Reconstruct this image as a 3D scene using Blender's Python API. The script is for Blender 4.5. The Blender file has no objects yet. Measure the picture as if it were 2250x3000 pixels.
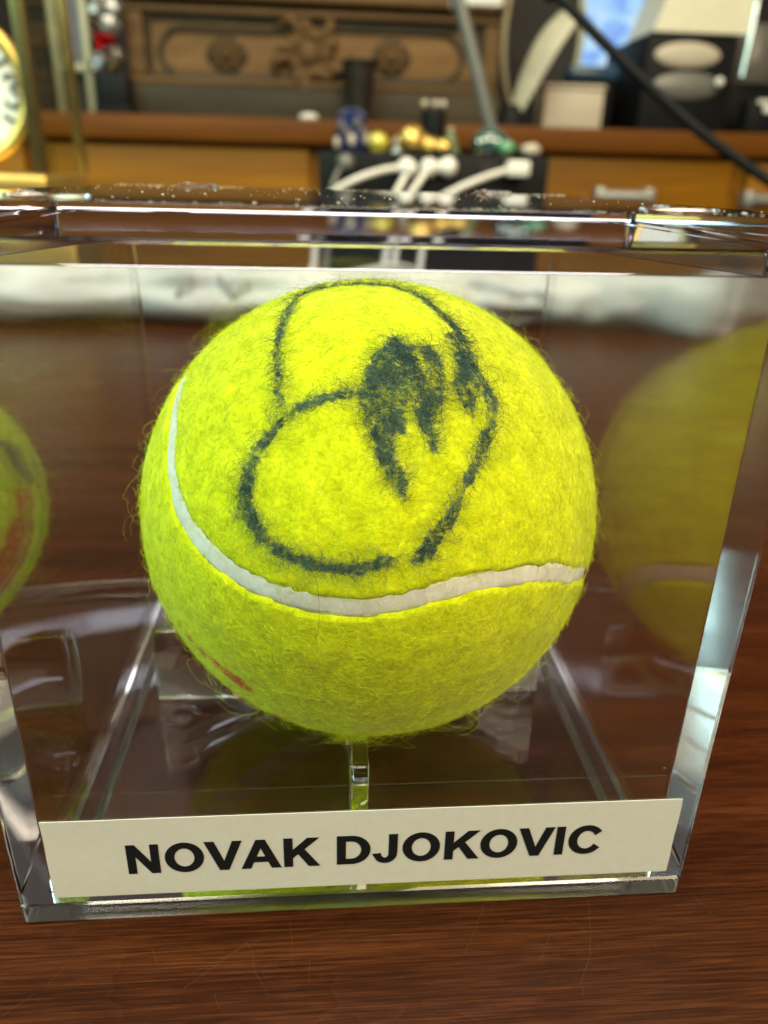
import bpy, bmesh, math, random
import numpy as np
from mathutils import Vector, Matrix

scene = bpy.context.scene
COL = scene.collection
random.seed(7)
RNG = np.random.default_rng(11)
MM = 0.001

# ------------------------------------------------------------------ camera
CAM_POS = Vector((-3.78, -104.06, 80.98)) * MM
CAM_RIGHT = Vector((0.99713877, -0.07170591, 0.02392754))
CAM_UP = Vector((0.00714786, 0.40455282, 0.9144867))
CAM_FWD = Vector((0.07525406, 0.91169912, -0.40390785))
FPX = 2221.3
cam = bpy.data.cameras.new('camera')
cam_ob = bpy.data.objects.new('camera', cam)
COL.objects.link(cam_ob)
m = Matrix((CAM_RIGHT, CAM_UP, -CAM_FWD)).transposed().to_4x4()
m.translation = CAM_POS
cam_ob.matrix_world = m
cam.sensor_fit = 'VERTICAL'
cam.sensor_height = 24.0
cam.lens = 24.0 * FPX / 3000.0
cam.clip_start = 0.004
cam.clip_end = 60.0
cam.dof.use_dof = True
cam.dof.focus_distance = 0.083
cam.dof.aperture_fstop = cam.lens / 1.2
scene.camera = cam_ob

# ------------------------------------------------------------------ world, lamps, exposure
world = bpy.data.worlds.new('World')
scene.world = world
world.use_nodes = True
wn = world.node_tree.nodes
wn['Background'].inputs[0].default_value = (1.0, 0.90, 0.78, 1)
wn['Background'].inputs[1].default_value = 0.07


def area(name, loc, target, sx, sy, power, color):
    l = bpy.data.lights.new(name, 'AREA')
    l.shape = 'RECTANGLE'
    l.size, l.size_y = sx, sy
    l.energy = power
    l.color = color
    o = bpy.data.objects.new(name, l)
    o.location = loc
    d = Vector(target) - Vector(loc)
    o.rotation_euler = d.to_track_quat('-Z', 'Y').to_euler()
    COL.objects.link(o)
    return o


area('ceiling_lamp', (0.62, -0.80, 1.05), (0.0, 0.0, 0.0), 1.2, 1.0, 41, (1.0, 0.83, 0.56))
area('ceiling_lamp', (-0.85, -0.35, 0.85), (0.0, 0.0, 0.03), 1.0, 0.9, 25, (0.62, 1.0, 0.88))
area('ceiling_lamp', (0.1, 0.50, 1.8), (0.1, 1.25, 0.1), 1.6, 0.4, 24, (1.0, 0.82, 0.55))
area('ceiling_lamp', (0.05, 0.05, 1.45), (0.0, 0.0, 0.0), 0.9, 0.9, 13, (1.0, 0.93, 0.74))
area('far_lamp', (-0.65, 2.0, 1.45), (0.0, 0.2, 0.0), 0.35, 0.06, 0.3, (0.90, 0.94, 1.0))
area('far_lamp', (0.75, 2.0, 1.25), (0.0, 0.2, 0.0), 0.35, 0.06, 0.3, (0.90, 0.94, 1.0))

scene.view_settings.view_transform = 'Standard'
scene.view_settings.look = 'None'
scene.view_settings.exposure = 0.0
scene.view_settings.gamma = 1.0
scene.render.engine = 'CYCLES'
cy = scene.cycles
cy.max_bounces = 20
cy.transmission_bounces = 18
cy.glossy_bounces = 10
cy.diffuse_bounces = 4
cy.transparent_max_bounces = 16
cy.caustics_reflective = True
cy.caustics_refractive = True
cy.blur_glossy = 0.2
cy.sample_clamp_indirect = 20.0
cy.use_denoising = True
try:
    cy.denoiser = 'OPENIMAGEDENOISE'
except Exception:
    pass


# ------------------------------------------------------------------ helpers
def at(px, py, Y):
    """World point seen at photograph pixel (px, py) on the upright plane y = Y metres."""
    d = CAM_FWD + CAM_RIGHT * ((px - 1125) / FPX) - CAM_UP * ((py - 1500) / FPX)
    return CAM_POS + d * ((Y - CAM_POS.y) / d.y)


def scl(Y):
    """Metres per photograph pixel near the middle of the plane y = Y."""
    return (at(1226, 300, Y) - at(1126, 300, Y)).length / 100


def link(name, mesh, mat=None, parent=None, smooth=None):
    o = bpy.data.objects.new(name, mesh)
    COL.objects.link(o)
    if mat is not None:
        mesh.materials.append(mat)
    if parent is not None:
        o.parent = parent
    if smooth is not None:
        mesh.shade_smooth()
        mesh.set_sharp_from_angle(angle=math.radians(smooth))
    return o


def obj(name, bm, mat=None, parent=None, smooth=None):
    bmesh.ops.recalc_face_normals(bm, faces=bm.faces[:])
    me = bpy.data.meshes.new(name)
    bm.to_mesh(me)
    bm.free()
    return link(name, me, mat, parent, smooth)


def tag(o, label, cat, group=None):
    o['label'] = label
    o['category'] = cat
    if group:
        o['group'] = group
    return o


def struct(o):
    o['kind'] = 'structure'
    return o


def stuff(o):
    o['kind'] = 'stuff'
    return o


def empty(name, loc, label, cat, group=None, rz=0.0):
    o = bpy.data.objects.new(name, None)
    o.empty_display_size = 0.01
    o.location = loc
    o.rotation_euler = (0, 0, rz)
    COL.objects.link(o)
    return tag(o, label, cat, group)


def add_box(bm, c, s, bev=0.0, rot=None, seg=2):
    r = bmesh.ops.create_cube(bm, size=1.0)
    vs = r['verts']
    for v in vs:
        v.co = Vector((v.co.x * s[0], v.co.y * s[1], v.co.z * s[2]))
    if bev > 0:
        es = {e for v in vs for e in v.link_edges}
        r = bmesh.ops.bevel(bm, geom=list(es), offset=bev, segments=seg, profile=0.5, affect='EDGES')
        vs = list({v for f in r['faces'] for v in f.verts} | {v for v in vs if v.is_valid})
    for v in vs:
        if rot is not None:
            v.co = rot @ v.co
        v.co += Vector(c)
    return vs


def box(name, c, s, mat, parent=None, bev=0.0, rot=None):
    bm = bmesh.new()
    add_box(bm, c, s, bev, rot)
    return obj(name, bm, mat, parent, 40)


def add_lathe(bm, prof, c=(0, 0, 0), n=32, squash=(1, 1)):
    rings = []
    for r, z in prof:
        if r < 1e-7:
            rings.append([bm.verts.new((c[0], c[1], c[2] + z))])
        else:
            rings.append([bm.verts.new((c[0] + r * squash[0] * math.cos(2 * math.pi * k / n),
                                        c[1] + r * squash[1] * math.sin(2 * math.pi * k / n), c[2] + z)) for k in range(n)])
    for a, b in zip(rings, rings[1:]):
        for k in range(n):
            q = (k + 1) % n
            if len(a) == 1 and len(b) == 1:
                continue
            if len(a) == 1:
                bm.faces.new((a[0], b[k], b[q]))
            elif len(b) == 1:
                bm.faces.new((a[k], b[0], a[q]))
            else:
                bm.faces.new((a[k], b[k], b[q], a[q]))


def lathe(name, prof, mat, parent=None, c=(0, 0, 0), n=32, squash=(1, 1), smooth=45):
    bm = bmesh.new()
    add_lathe(bm, prof, c, n, squash)
    return obj(name, bm, mat, parent, smooth)


def bez(pts, n=8):
    """Catmull-Rom resample of a polyline."""
    P = [Vector(p) for p in pts]
    P = [P[0] * 2 - P[1]] + P + [P[-1] * 2 - P[-2]]
    out = []
    for i in range(1, len(P) - 2):
        for k in range(n):
            t = k / n
            a, b, c, d = P[i - 1], P[i], P[i + 1], P[i + 2]
            out.append(0.5 * ((2 * b) + (c - a) * t + (2 * a - 5 * b + 4 * c - d) * t * t + (3 * b - a - 3 * c + d) * t ** 3))
    out.append(P[-2])
    return out


def add_tube(bm, pts, rad, n=10, closed=False, flat=None):
    pts = [Vector(p) for p in pts]
    N = len(pts)
    rad = rad if hasattr(rad, '__len__') else [rad] * N
    rings = []
    up = Vector((0.13, 0.31, 0.94)).normalized()
    nrm = None
    for i, p in enumerate(pts):
        t = (pts[(i + 1) % N] - pts[i - 1]) if closed else (pts[min(i + 1, N - 1)] - pts[max(i - 1, 0)])
        t.normalize()
        if nrm is None:
            nrm = up - t * up.dot(t)
        else:
            nrm = nrm - t * nrm.dot(t)
        nrm.normalize()
        b = t.cross(nrm)
        fx, fy = flat if flat else (1, 1)
        rings.append([bm.verts.new(p + (nrm * math.cos(2 * math.pi * k / n) * fx + b * math.sin(2 * math.pi * k / n) * fy) * rad[i]) for k in range(n)])
    prs = list(zip(rings, rings[1:]))
    if closed:
        prs.append((rings[-1], rings[0]))
    for a, b in prs:
        for k in range(n):
            q = (k + 1) % n
            bm.faces.new((a[k], a[q], b[q], b[k]))
    if not closed:
        bm.faces.new(rings[0][::-1])
        bm.faces.new(rings[-1])


def tube(name, pts, rad, mat, parent=None, n=10, closed=False, flat=None):
    bm = bmesh.new()
    add_tube(bm, pts, rad, n, closed, flat)
    return obj(name, bm, mat, parent, 50)


def square_loop(h, z, r, n=5):
    out = []
    for cx, cyy, a0 in ((1, 1, 0), (-1, 1, 90), (-1, -1, 180), (1, -1, 270)):
        for k in range(n + 1):
            a = math.radians(a0 + 90 * k / n)
            out.append(Vector((cx * (h - r) + r * math.cos(a), cyy * (h - r) + r * math.sin(a), z)))
    return out


def loft(loops, ring=False):
    """Closed solid through square loops (half width, height, corner radius), in millimetres."""
    bm = bmesh.new()
    L = [[bm.verts.new(p * MM) for p in square_loop(*l)] for l in loops]
    prs = list(zip(L, L[1:]))
    if ring:
        prs.append((L[-1], L[0]))
    n = len(L[0])
    for a, b in prs:
        for k in range(n):
            q = (k + 1) % n
            bm.faces.new((a[k], a[q], b[q], b[k]))
    if not ring:
        bm.faces.new(L[0][::-1])
        bm.faces.new(L[-1])
    return bm


def prism(bm, outline, y0, y1):
    """Extrude an outline of (x, z) between two y planes."""
    a = [bm.verts.new((x, y0, z)) for x, z in outline]
    b = [bm.verts.new((x, y1, z)) for x, z in outline]
    n = len(a)
    for k in range(n):
        q = (k + 1) % n
        bm.faces.new((a[k], a[q], b[q], b[k]))
    bm.faces.new(a[::-1])
    bm.faces.new(b)


# ------------------------------------------------------------------ materials
class NT:
    def __init__(self, name):
        self.m = bpy.data.materials.new(name)
        self.m.use_nodes = True
        self.t = self.m.node_tree
        self.b = self.t.nodes['Principled BSDF']
        self.out = self.t.nodes['Material Output']

    def n(self, typ, **kw):
        x = self.t.nodes.new(typ)
        for k, v in kw.items():
            setattr(x, k, v)
        return x

    def l(self, a, b):
        self.t.links.new(a, b)

    def math(self, op, a, b=None, c=None, clamp=False):
        x = self.n('ShaderNodeMath', operation=op, use_clamp=clamp)
        for i, v in enumerate((a, b, c)):
            if v is None:
                continue
            if isinstance(v, (int, float)):
                x.inputs[i].default_value = v
            else:
                self.l(v, x.inputs[i])
        return x.outputs[0]

    def noise(self, vec, scale, detail=4, rough=0.55, dist=0.0):
        x = self.n('ShaderNodeTexNoise')
        x.inputs['Scale'].default_value = scale
        x.inputs['Detail'].default_value = detail
        x.inputs['Roughness'].default_value = rough
        x.inputs['Distortion'].default_value = dist
        if vec is not None:
            self.l(vec, x.inputs['Vector'])
        return x.outputs['Fac']

    def coord(self, scale=(1, 1, 1), rot=(0, 0, 0)):
        c = self.n('ShaderNodeTexCoord')
        mp = self.n('ShaderNodeMapping')
        mp.inputs['Scale'].default_value = scale
        mp.inputs['Rotation'].default_value = rot
        self.l(c.outputs['Object'], mp.inputs['Vector'])
        return mp.outputs[0]

    def ramp(self, fac, stops):
        x = self.n('ShaderNodeValToRGB')
        e = x.color_ramp.elements
        while len(e) < len(stops):
            e.new(0.5)
        for el, (p, c) in zip(e, stops):
            el.position = p
            el.color = (*c, 1) if len(c) == 3 else c
        self.l(fac, x.inputs[0])
        return x.outputs[0]

    def mix(self, fac, a, b, blend='MIX'):
        x = self.n('ShaderNodeMix', data_type='RGBA', blend_type=blend)
        for s, v in ((x.inputs[0], fac), (x.inputs[6], a), (x.inputs[7], b)):
            if isinstance(v, (int, float)):
                s.default_value = v
            elif isinstance(v, tuple):
                s.default_value = (*v, 1)
            else:
                self.l(v, s)
        return x.outputs[2]

    def bump(self, h, strength=0.3, dist=0.001):
        x = self.n('ShaderNodeBump')
        x.inputs['Strength'].default_value = strength
        x.inputs['Distance'].default_value = dist
        self.l(h, x.inputs['Height'])
        self.l(x.outputs[0], self.b.inputs['Normal'])


def plain(name, col, rough=0.5, metal=0.0, var=0.12, scale=60.0, coat=0.0, spec=None):
    k = NT(name)
    v = k.noise(k.coord(), scale, 4)
    a = tuple(max(0, c * (1 - var)) for c in col)
    b = tuple(min(1, c * (1 + var)) for c in col)
    k.l(k.ramp(v, [(0.3, a), (0.7, b)]), k.b.inputs['Base Color'])
    k.b.inputs['Roughness'].default_value = rough
    k.b.inputs['Metallic'].default_value = metal
    k.b.inputs['Coat Weight'].default_value = coat
    if spec is not None:
        k.b.inputs['Specular IOR Level'].default_value = spec
    return k.m


def glassy(name, col, ior=1.49, rough=0.0):
    k = NT(name)
    g = k.n('ShaderNodeBsdfGlass')
    g.inputs['Color'].default_value = (*col, 1)
    g.inputs['IOR'].default_value = ior
    g.inputs['Roughness'].default_value = rough
    k.l(g.outputs[0], k.out.inputs['Surface'])
    return k.m


def wood(name, dark, mid, light, grain=(6, 90, 90), rough=0.35, coat=0.3, rot=(0, 0, 0), fine=(40, 1400, 1400), bumps=0.08, spec=None):
    k = NT(name)
    a = k.noise(k.coord(grain, rot), 1.0, 6, 0.6, 0.6)
    f = k.noise(k.coord(fine, rot), 1.0, 4, 0.6, 0.2)
    s = k.math('ADD', k.math('MULTIPLY', a, 0.62), k.math('MULTIPLY', f, 0.38))
    k.l(k.ramp(s, [(0.34, dark), (0.5, mid), (0.66, light)]), k.b.inputs['Base Color'])
    k.b.inputs['Roughness'].default_value = rough
    k.b.inputs['Coat Weight'].default_value = coat
    k.b.inputs['Coat Roughness'].default_value = 0.12
    if spec is not None:
        k.b.inputs['Specular IOR Level'].default_value = spec
    if bumps:
        k.bump(f, bumps, 0.0002)
    return k.m


ACRYLIC = glassy('clear_acrylic', (0.985, 0.988, 1.0), 1.49)
LID_ACRYLIC = glassy('dusty_acrylic', (0.88, 0.88, 0.93), 1.49, 0.03)
SMUDGED = glassy('smudged_acrylic', (0.995, 0.995, 1.0), 1.49, 0.08)
FROSTED = glassy('matte_acrylic', (0.99, 0.992, 1.0), 1.49, 0.25)
CLOCK_GLASS = glassy('clock_glass', (0.93, 0.94, 0.86), 1.5)
CRYSTAL = glassy('crystal', (0.97, 0.97, 0.97), 1.6)
RED_CRYSTAL = glassy('red_crystal', (0.8, 0.03, 0.05), 1.6)
GOLD = plain('polished_brass', (0.80, 0.56, 0.16), 0.40, 1.0, 0.08)
OLD_BRASS = plain('aged_brass', (0.30, 0.25, 0.10), 0.35, 1.0, 0.15)
CHROME = plain('chrome', (0.75, 0.76, 0.74), 0.16, 1.0, 0.05)
BLACK = plain('black_plastic', (0.007, 0.0075, 0.008), 0.5, 0, 0.2, spec=0.12)
RUBBER = plain('black_rubber', (0.004, 0.004, 0.004), 0.6, 0, 0.2, spec=0.15)
SILVER = plain('satin_silver', (0.38, 0.39, 0.38), 0.42, 0.7, 0.04)
WALLPAINT = plain('pale_wall_paint', (0.50, 0.48, 0.44), 0.8, 0, 0.08, 4)
DARK = plain('dark_wall_paint', (0.012, 0.009, 0.007), 0.8, 0, 0.3, 8)
WHITE = plain('white_plastic', (0.72, 0.70, 0.64), 0.4, 0, 0.04)
CREAM = plain('cream_plastic', (0.66, 0.63, 0.48), 0.35, 0, 0.04)
BEIGE = plain('beige_plastic', (0.46, 0.40, 0.31), 0.5, 0, 0.05)
GREY = plain('grey_metal', (0.15, 0.15, 0.135), 0.4, 0.3, 0.08)
DIALWHITE = plain('enamel_white', (0.80, 0.78, 0.68), 0.35, 0, 0.02)
INKBLACK = plain('printed_black', (0.006, 0.006, 0.007), 0.7, 0, 0.1, 400, spec=0.1)
TEAL = plain('teal_glaze', (0.005, 0.065, 0.052), 0.12, 0, 0.35, 120, 1.0)
MINT = plain('mint_glaze', (0.06, 0.24, 0.12), 0.2, 0, 0.25, 120, 0.8)
MOSS = plain('moss_green_glaze', (0.09, 0.13, 0.05), 0.35, 0, 0.3, 150, 0.3)
BLUE = plain('cobalt_glaze', (0.008, 0.018, 0.085), 0.3, 0, 0.5, 60, 0.7)
YELLOWGLASS = plain('yellow_glaze', (0.50, 0.43, 0.04), 0.15, 0.2, 0.25, 90, 1.0)
BRONZE = plain('dark_bronze', (0.030, 0.023, 0.016), 0.45, 0.4, 0.3, 50)
PURPLEGREY = plain('violet_grey_print', (0.10, 0.085, 0.10), 0.5, 0, 0.2, 30)
SLATEBLUE = plain('slate_blue_plastic', (0.02, 0.055, 0.10), 0.3, 0, 0.2, 30)
FRAMEGREY = plain('pale_olive_frame', (0.33, 0.31, 0.20), 0.4, 0.2, 0.1, 30)

CARVED = wood('carved_walnut', (0.055, 0.028, 0.009), (0.10, 0.054, 0.019), (0.15, 0.085, 0.032), (3, 30, 30), 0.6, 0.0, spec=0.2)
PANEL_WOOD = wood('light_walnut_panel', (0.10, 0.052, 0.019), (0.175, 0.093, 0.035), (0.25, 0.138, 0.056), (4, 24, 24), 0.6, 0.0, spec=0.2)
PLINTH_AND_SHADOW = wood('dark_walnut_and_shadow', (0.025, 0.018, 0.010), (0.045, 0.034, 0.020), (0.07, 0.052, 0.03), (3, 30, 30), 0.6, 0.0, spec=0.2)  # wood of the plinth; on the mouldings the dark tone paints shadow
COUNTER = wood('honey_cabinet_wood', (0.13, 0.050, 0.002), (0.22, 0.088, 0.003), (0.31, 0.132, 0.004), (1.2, 14, 14), 0.5, 0.0, fine=(6, 200, 200), spec=0.15)
COUNTER_EDGE = wood('cherry_counter_edge', (0.085, 0.026, 0.002), (0.135, 0.043, 0.003), (0.19, 0.065, 0.005), (1.2, 14, 14), 0.5, 0.0, fine=(6, 200, 200), spec=0.15)


def table_material():
    k = NT('walnut_laminate')
    rot = (0, 0, math.radians(1.2))
    a = k.noise(k.coord((5, 150, 1), rot), 1.0, 5, 0.6)
    f = k.noise(k.coord((70, 2800, 1), rot), 1.0, 5, 0.7)
    f2 = k.noise(k.coord((130, 5200, 1), rot), 1.0, 3, 0.6)
    big = k.noise(k.coord((7, 16, 1), rot), 1.0, 3, 0.5)
    s = k.math('ADD', k.math('MULTIPLY', a, 0.28), k.math('ADD', k.math('MULTIPLY', f, 0.44), k.math('MULTIPLY', f2, 0.28)))
    c = k.ramp(s, [(0.42, (0.013, 0.0031, 0.0010)), (0.475, (0.025, 0.0062, 0.0018)), (0.53, (0.042, 0.0112, 0.0031)), (0.62, (0.074, 0.0222, 0.0064))])
    c = k.mix(k.math('MULTIPLY', big, 0.25), c, (0.024, 0.0064, 0.0020))
    # hairline scratches: each is a short straight line on the table
    cc = k.n('ShaderNodeTexCoord').outputs['Object']
    sep = k.n('ShaderNodeSeparateXYZ')
    k.l(cc, sep.inputs[0])
    wob = k.math('MULTIPLY', k.math('SUBTRACT', k.noise(cc, 260, 2), 0.5), 0.0012)
    X, Y = k.math('ADD', sep.outputs[0], wob), k.math('ADD', sep.outputs[1], wob)
    tot = None
    for x0, y0, x1, y1, w, st in SCRATCHES:
        dx, dy = (x1 - x0) * MM, (y1 - y0) * MM
        L = math.hypot(dx, dy)
        ux, uy = dx / L, dy / L
        rx, ry = k.math('SUBTRACT', X, x0 * MM), k.math('SUBTRACT', Y, y0 * MM)
        t = k.math('ADD', k.math('MULTIPLY', rx, ux), k.math('MULTIPLY', ry, uy))
        d = k.math('ABSOLUTE', k.math('SUBTRACT', k.math('MULTIPLY', rx, uy), k.math('MULTIPLY', ry, ux)))
        ln = k.math('SUBTRACT', 1.0, k.math('DIVIDE', d, w * MM), clamp=True)
        ends = k.math('MULTIPLY', k.math('GREATER_THAN', t, 0.0), k.math('LESS_THAN', t, L))
        v = k.math('MULTIPLY', k.math('MULTIPLY', ln, ends), st)
        tot = v if tot is None else k.math('MAXIMUM', tot, v)
    brk = k.math('MULTIPLY', k.noise(cc, 900, 2), 1.7, clamp=True)
    tot = k.math('MULTIPLY', tot, brk)
    c = k.mix(k.math('MULTIPLY', tot, 0.40), c, (0.16, 0.085, 0.04))
    k.l(c, k.b.inputs['Base Color'])
    sm = k.noise(k.coord((30, 45, 1)), 1.0, 4, 0.6)
    k.l(k.ramp(sm, [(0.3, (0.24,) * 3), (0.75, (0.34,) * 3)]), k.b.inputs['Roughness'])
    k.b.inputs['Specular IOR Level'].default_value = 0.05
    k.bump(f, 0.08, 0.0001)
    return k.m


SCRATCHES = [(-19.5, -48.3, -13.0, -43.2, 0.06, 0.55), (-19.0, -46.7, -11.7, -43.1, 0.06, 0.43), (-13.5, -43.4, -10.7, -49.8, 0.06, 0.36), (-8.4, -41.0, -8.1, -46.5, 0.06, 0.40), (-23.8, -43.4, -23.0, -45.4, 0.06, 0.49), (-34.2, -47.2, -32.0, -43.0, 0.06, 0.46), (-6.0, -45.8, -6.1, -48.5, 0.06, 0.43), (-16.3, -48.2, -15.7, -51.0, 0.06, 0.38), (-38.1, -50.5, -35.4, -48.2, 0.06, 0.50), (28.2, -39.8, 26.1, -47.0, 0.06, 0.51), (26.1, -47.0, 24.1, -49.9, 0.06, 0.53), (24.1, -49.9, 23.8, -51.7, 0.06, 0.41), (11.6, -46.2, 15.3, -39.5, 0.06, 0.44), (24.4, -42.2, 26.5, -44.4, 0.06, 0.50), (41.5, -39.5, 42.7, -43.1, 0.06, 0.36), (20.2, -47.3, 22.2, -43.9, 0.06, 0.49), (34.1, -45.7, 34.1, -46.6, 0.06, 0.36), (10.8, -42.7, 12.2, -40.9, 0.06, 0.42)]
TABLE = table_material()

# ------------------------------------------------------------------ setting: table, floor, wall
bm = bmesh.new()
add_box(bm, (0, 0.28, -0.015), (2.2, 1.5, 0.03), 0.002)
table = struct(obj('table_top', bm, TABLE, None, 40))
bm = bmesh.new()
add_box(bm, (0, 1.0, -0.76), (6, 6, 0.02))
struct(obj('floor', bm, plain('brown_floor', (0.05, 0.035, 0.025), 0.7, 0, 0.2, 10)))
bm = bmesh.new()
add_box(bm, (0, 2.12, -0.1), (6, 0.08, 1.3))
struct(obj('wall_panelling', bm, DARK))
bm = bmesh.new()
add_box(bm, (0, 2.13, 1.126), (6, 0.06, 1.15))  # wall above the view, added pale to brighten the acrylic edges
struct(obj('unseen_upper_wall', bm, WALLPAINT))

# ------------------------------------------------------------------ display case
case = empty('display_case', (0, 0, 0), 'clear acrylic display cube with a hinged-looking lid and a printed name strip, holding the tennis ball', 'display case')
case['label'] = 'clear acrylic display cube with flat lid and printed name strip, enclosing the tennis ball'

base = obj('base', loft([(34.4, 0.4, .5), (34.8, 0.06, .5), (39.35, 0.06, .8), (39.7, 0.35, .9), (39.7, 2.75, .9), (39.4, 3.05, .8), (35.8, 3.06, .5), (35.55, 3.3, .5),
                         (35.5, 4.35, .5), (35.25, 4.6, .5), (33.9, 4.6, .5), (33.6, 4.3, .5), (33.3, 3.06, .5)]), ACRYLIC, case, 25)
base.data.materials.append(FROSTED)
for f in base.data.polygons:
    if abs(f.normal.z) > 0.9 and f.center.z < 0.0002 and max(abs(f.center.x), abs(f.center.y)) > 0.034:
        f.material_index = 1
cover = obj('cover', loft([(36.3, 3.30, .3), (36.3, 75.7, .3), (36.45, 75.9, .4), (39.55, 75.9, .8), (39.7, 75.75, .9), (39.7, 3.3, .9),
                           (39.5, 3.14, .8), (36.5, 3.14, .4)][::-1], True), ACRYLIC, case, 25)
cover.data.materials.append(SMUDGED)
for f in cover.data.polygons:
    if f.normal.x < -0.9 and 0.034 < f.center.x < 0.038 and f.area > 1e-3:
        f.material_index = 1
lid = obj('lid', loft([(35.0, 75.96, .5), (35.1, 73.75, .5), (35.2, 73.65, .5), (35.95, 73.65, .5), (36.05, 73.75, .5), (36.1, 75.96, .5),
                       (39.5, 75.97, .8), (39.7, 76.15, .9), (39.7, 78.67, .9), (39.62, 78.75, .8)]), LID_ACRYLIC, case, 25)


def fin_mesh():
    top = []
    for k in range(13):
        r = 31.0 - 18.0 * k / 12
        zb = 36.0 - math.sqrt(33.4 ** 2 - r * r)
        top.append((r, max(4.4, min(16.0, zb - 0.25))))
    out = [(13.0, 3.12), (31.0, 3.12)] + top
    bm = bmesh.new()
    prism(bm, [(x * MM, z * MM) for x, z in out], -1.15 * MM, 1.15 * MM)
    bmesh.ops.recalc_face_normals(bm, faces=bm.faces[:])
    es = [e for e in bm.edges if len(e.link_faces) == 2 and e.calc_face_angle(0) > 0.7]
    bmesh.ops.bevel(bm, geom=es, offset=0.36 * MM, segments=2, profile=0.5, affect='EDGES')
    return bm


fin0 = obj('fin', fin_mesh(), ACRYLIC, base, 30)
for k in range(1, 4):
    f = fin0.copy()
    COL.objects.link(f)
    f.parent = base
    f.rotation_euler = (0, 0, k * math.pi / 2)
# interlocking lugs between the lid and the cover, near the corners
lug0 = None
for x in (-25.3, 25.6):
    for y in (-38.2, 38.2):
        if lug0 is None:
            bm = bmesh.new()
            add_box(bm, (0, 0, 0.22 * MM), (6.2 * MM, 2.2 * MM, 0.4 * MM), 0.15 * MM)
            add_box(bm, (-1.6 * MM, 0, 0.55 * MM), (0.7 * MM, 1.8 * MM, 0.2 * MM), 0.08 * MM)
            lug0 = lug = obj('corner_lug', bm, ACRYLIC, lid, 30)
        else:
            lug = lug0.copy()
            COL.objects.link(lug)
            lug.parent = lid
        lug.location = (x * MM, y * MM, 78.78 * MM)

# name strip on the front
PAPER = NT('cream_label_paper')
pv = PAPER.noise(PAPER.coord(), 900, 4)
PAPER.l(PAPER.ramp(pv, [(0.3, (0.425, 0.405, 0.355)), (0.7, (0.45, 0.43, 0.378))]), PAPER.b.inputs['Base Color'])
PAPER.b.inputs['Roughness'].default_value = 0.45
PAPER.bump(PAPER.noise(PAPER.coord((1, 1, 1)), 140, 5), 0.12, 0.0004)
bm = bmesh.new()
nx, nz = 40, 8
x0, x1, z0, z1 = -35.25, 37.2, 4.35, 15.86
grid = [[bm.verts.new(((x0 + (x1 - x0) * i / nx) * MM + (0.00004 * math.sin(j * 1.3) if i in (0, nx) else 0),
                       (-39.86 - 0.05 * max(0, 1 - abs(i - 3) / 4) * (0.5 + 0.5 * math.sin(j * 0.9))) * MM,
                       (z0 + (z1 - z0) * j / nz) * MM)) for j in range(nz + 1)] for i in range(nx + 1)]
for i in range(nx):
    for j in range(nz):
        bm.faces.new((grid[i][j], grid[i + 1][j], grid[i + 1][j + 1], grid[i][j + 1]))
ext = bmesh.ops.extrude_face_region(bm, geom=bm.faces[:])
for v in [g for g in ext['geom'] if isinstance(g, bmesh.types.BMVert)]:
    v.co.y += 0.1 * MM
name_label = obj('name_label', bm, PAPER.m, case, 40)


# heavy grotesque capitals, drawn in units of a 1000-unit em, cap height 716
def arc(cx, cy, rx, ry, a0, a1, n=20):
    return [(cx + rx * math.cos(math.radians(a0 + (a1 - a0) * k / n)), cy + ry * math.sin(math.radians(a0 + (a1 - a0) * k / n))) for k in range(n + 1)]


def glyph(ch):
    H = 716
    if ch == 'N':
        return 722, [[(75, 0), (75, H), (215, H), (508, 238), (508, H), (642, H), (642, 0), (497, 0), (209, 467), (209, 0)]]
    if ch == 'O':
        return 778, [arc(389, 358, 346, 370, 0, 360, 48)[:-1], arc(389, 358, 195, 245, 360, 0, 48)[:-1]]
    if ch == 'V':
        return 667, [[(255, 0), (0, H), (157, H), (338, 186), (513, H), (667, H), (411, 0)]]
    if ch == 'A':
        return 722, [[(0, 0), (279, H), (432, H), (718, 0), (561, 0), (499, 163), (213, 163), (154, 0)], [(259, 284), (357, 549), (453, 284)]]
    if ch == 'K':
        return 722, [[(75, 0), (75, H), (219, H), (219, 398), (511, H), (705, H), (436, 437), (720, 0), (533, 0), (335, 335), (219, 216), (219, 0)]]
    if ch == 'D':
        o = [(72, 0), (72, H), (336, H)] + arc(336, 358, 349, 358, 86, -86, 26) + [(336, 0)]
        i = [(217, 595), (217, 121), (325, 121)] + arc(325, 358, 210, 237, -86, 86, 22) + [(325, 595)]
        return 722, [o, i]
    if ch == 'J':
        return 556, [[(333, H), (477, H), (477, 262)] + arc(258, 240, 219, 252, 0, -180, 24)[2:-6] + [(25, 218), (161, 234)] + arc(250, 232, 86, 124, 190, 345, 12)[1:] + [(333, 262)]]
    if ch == 'I':
        return 278, [[(68, 0), (68, H), (212, H), (212, 0)]]
    if ch == 'C':
        return 722, [arc(383, 358, 336, 370, 36, 324, 44) + arc(387, 358, 192, 246, 328, 32, 36)]
    return 278, []


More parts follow.
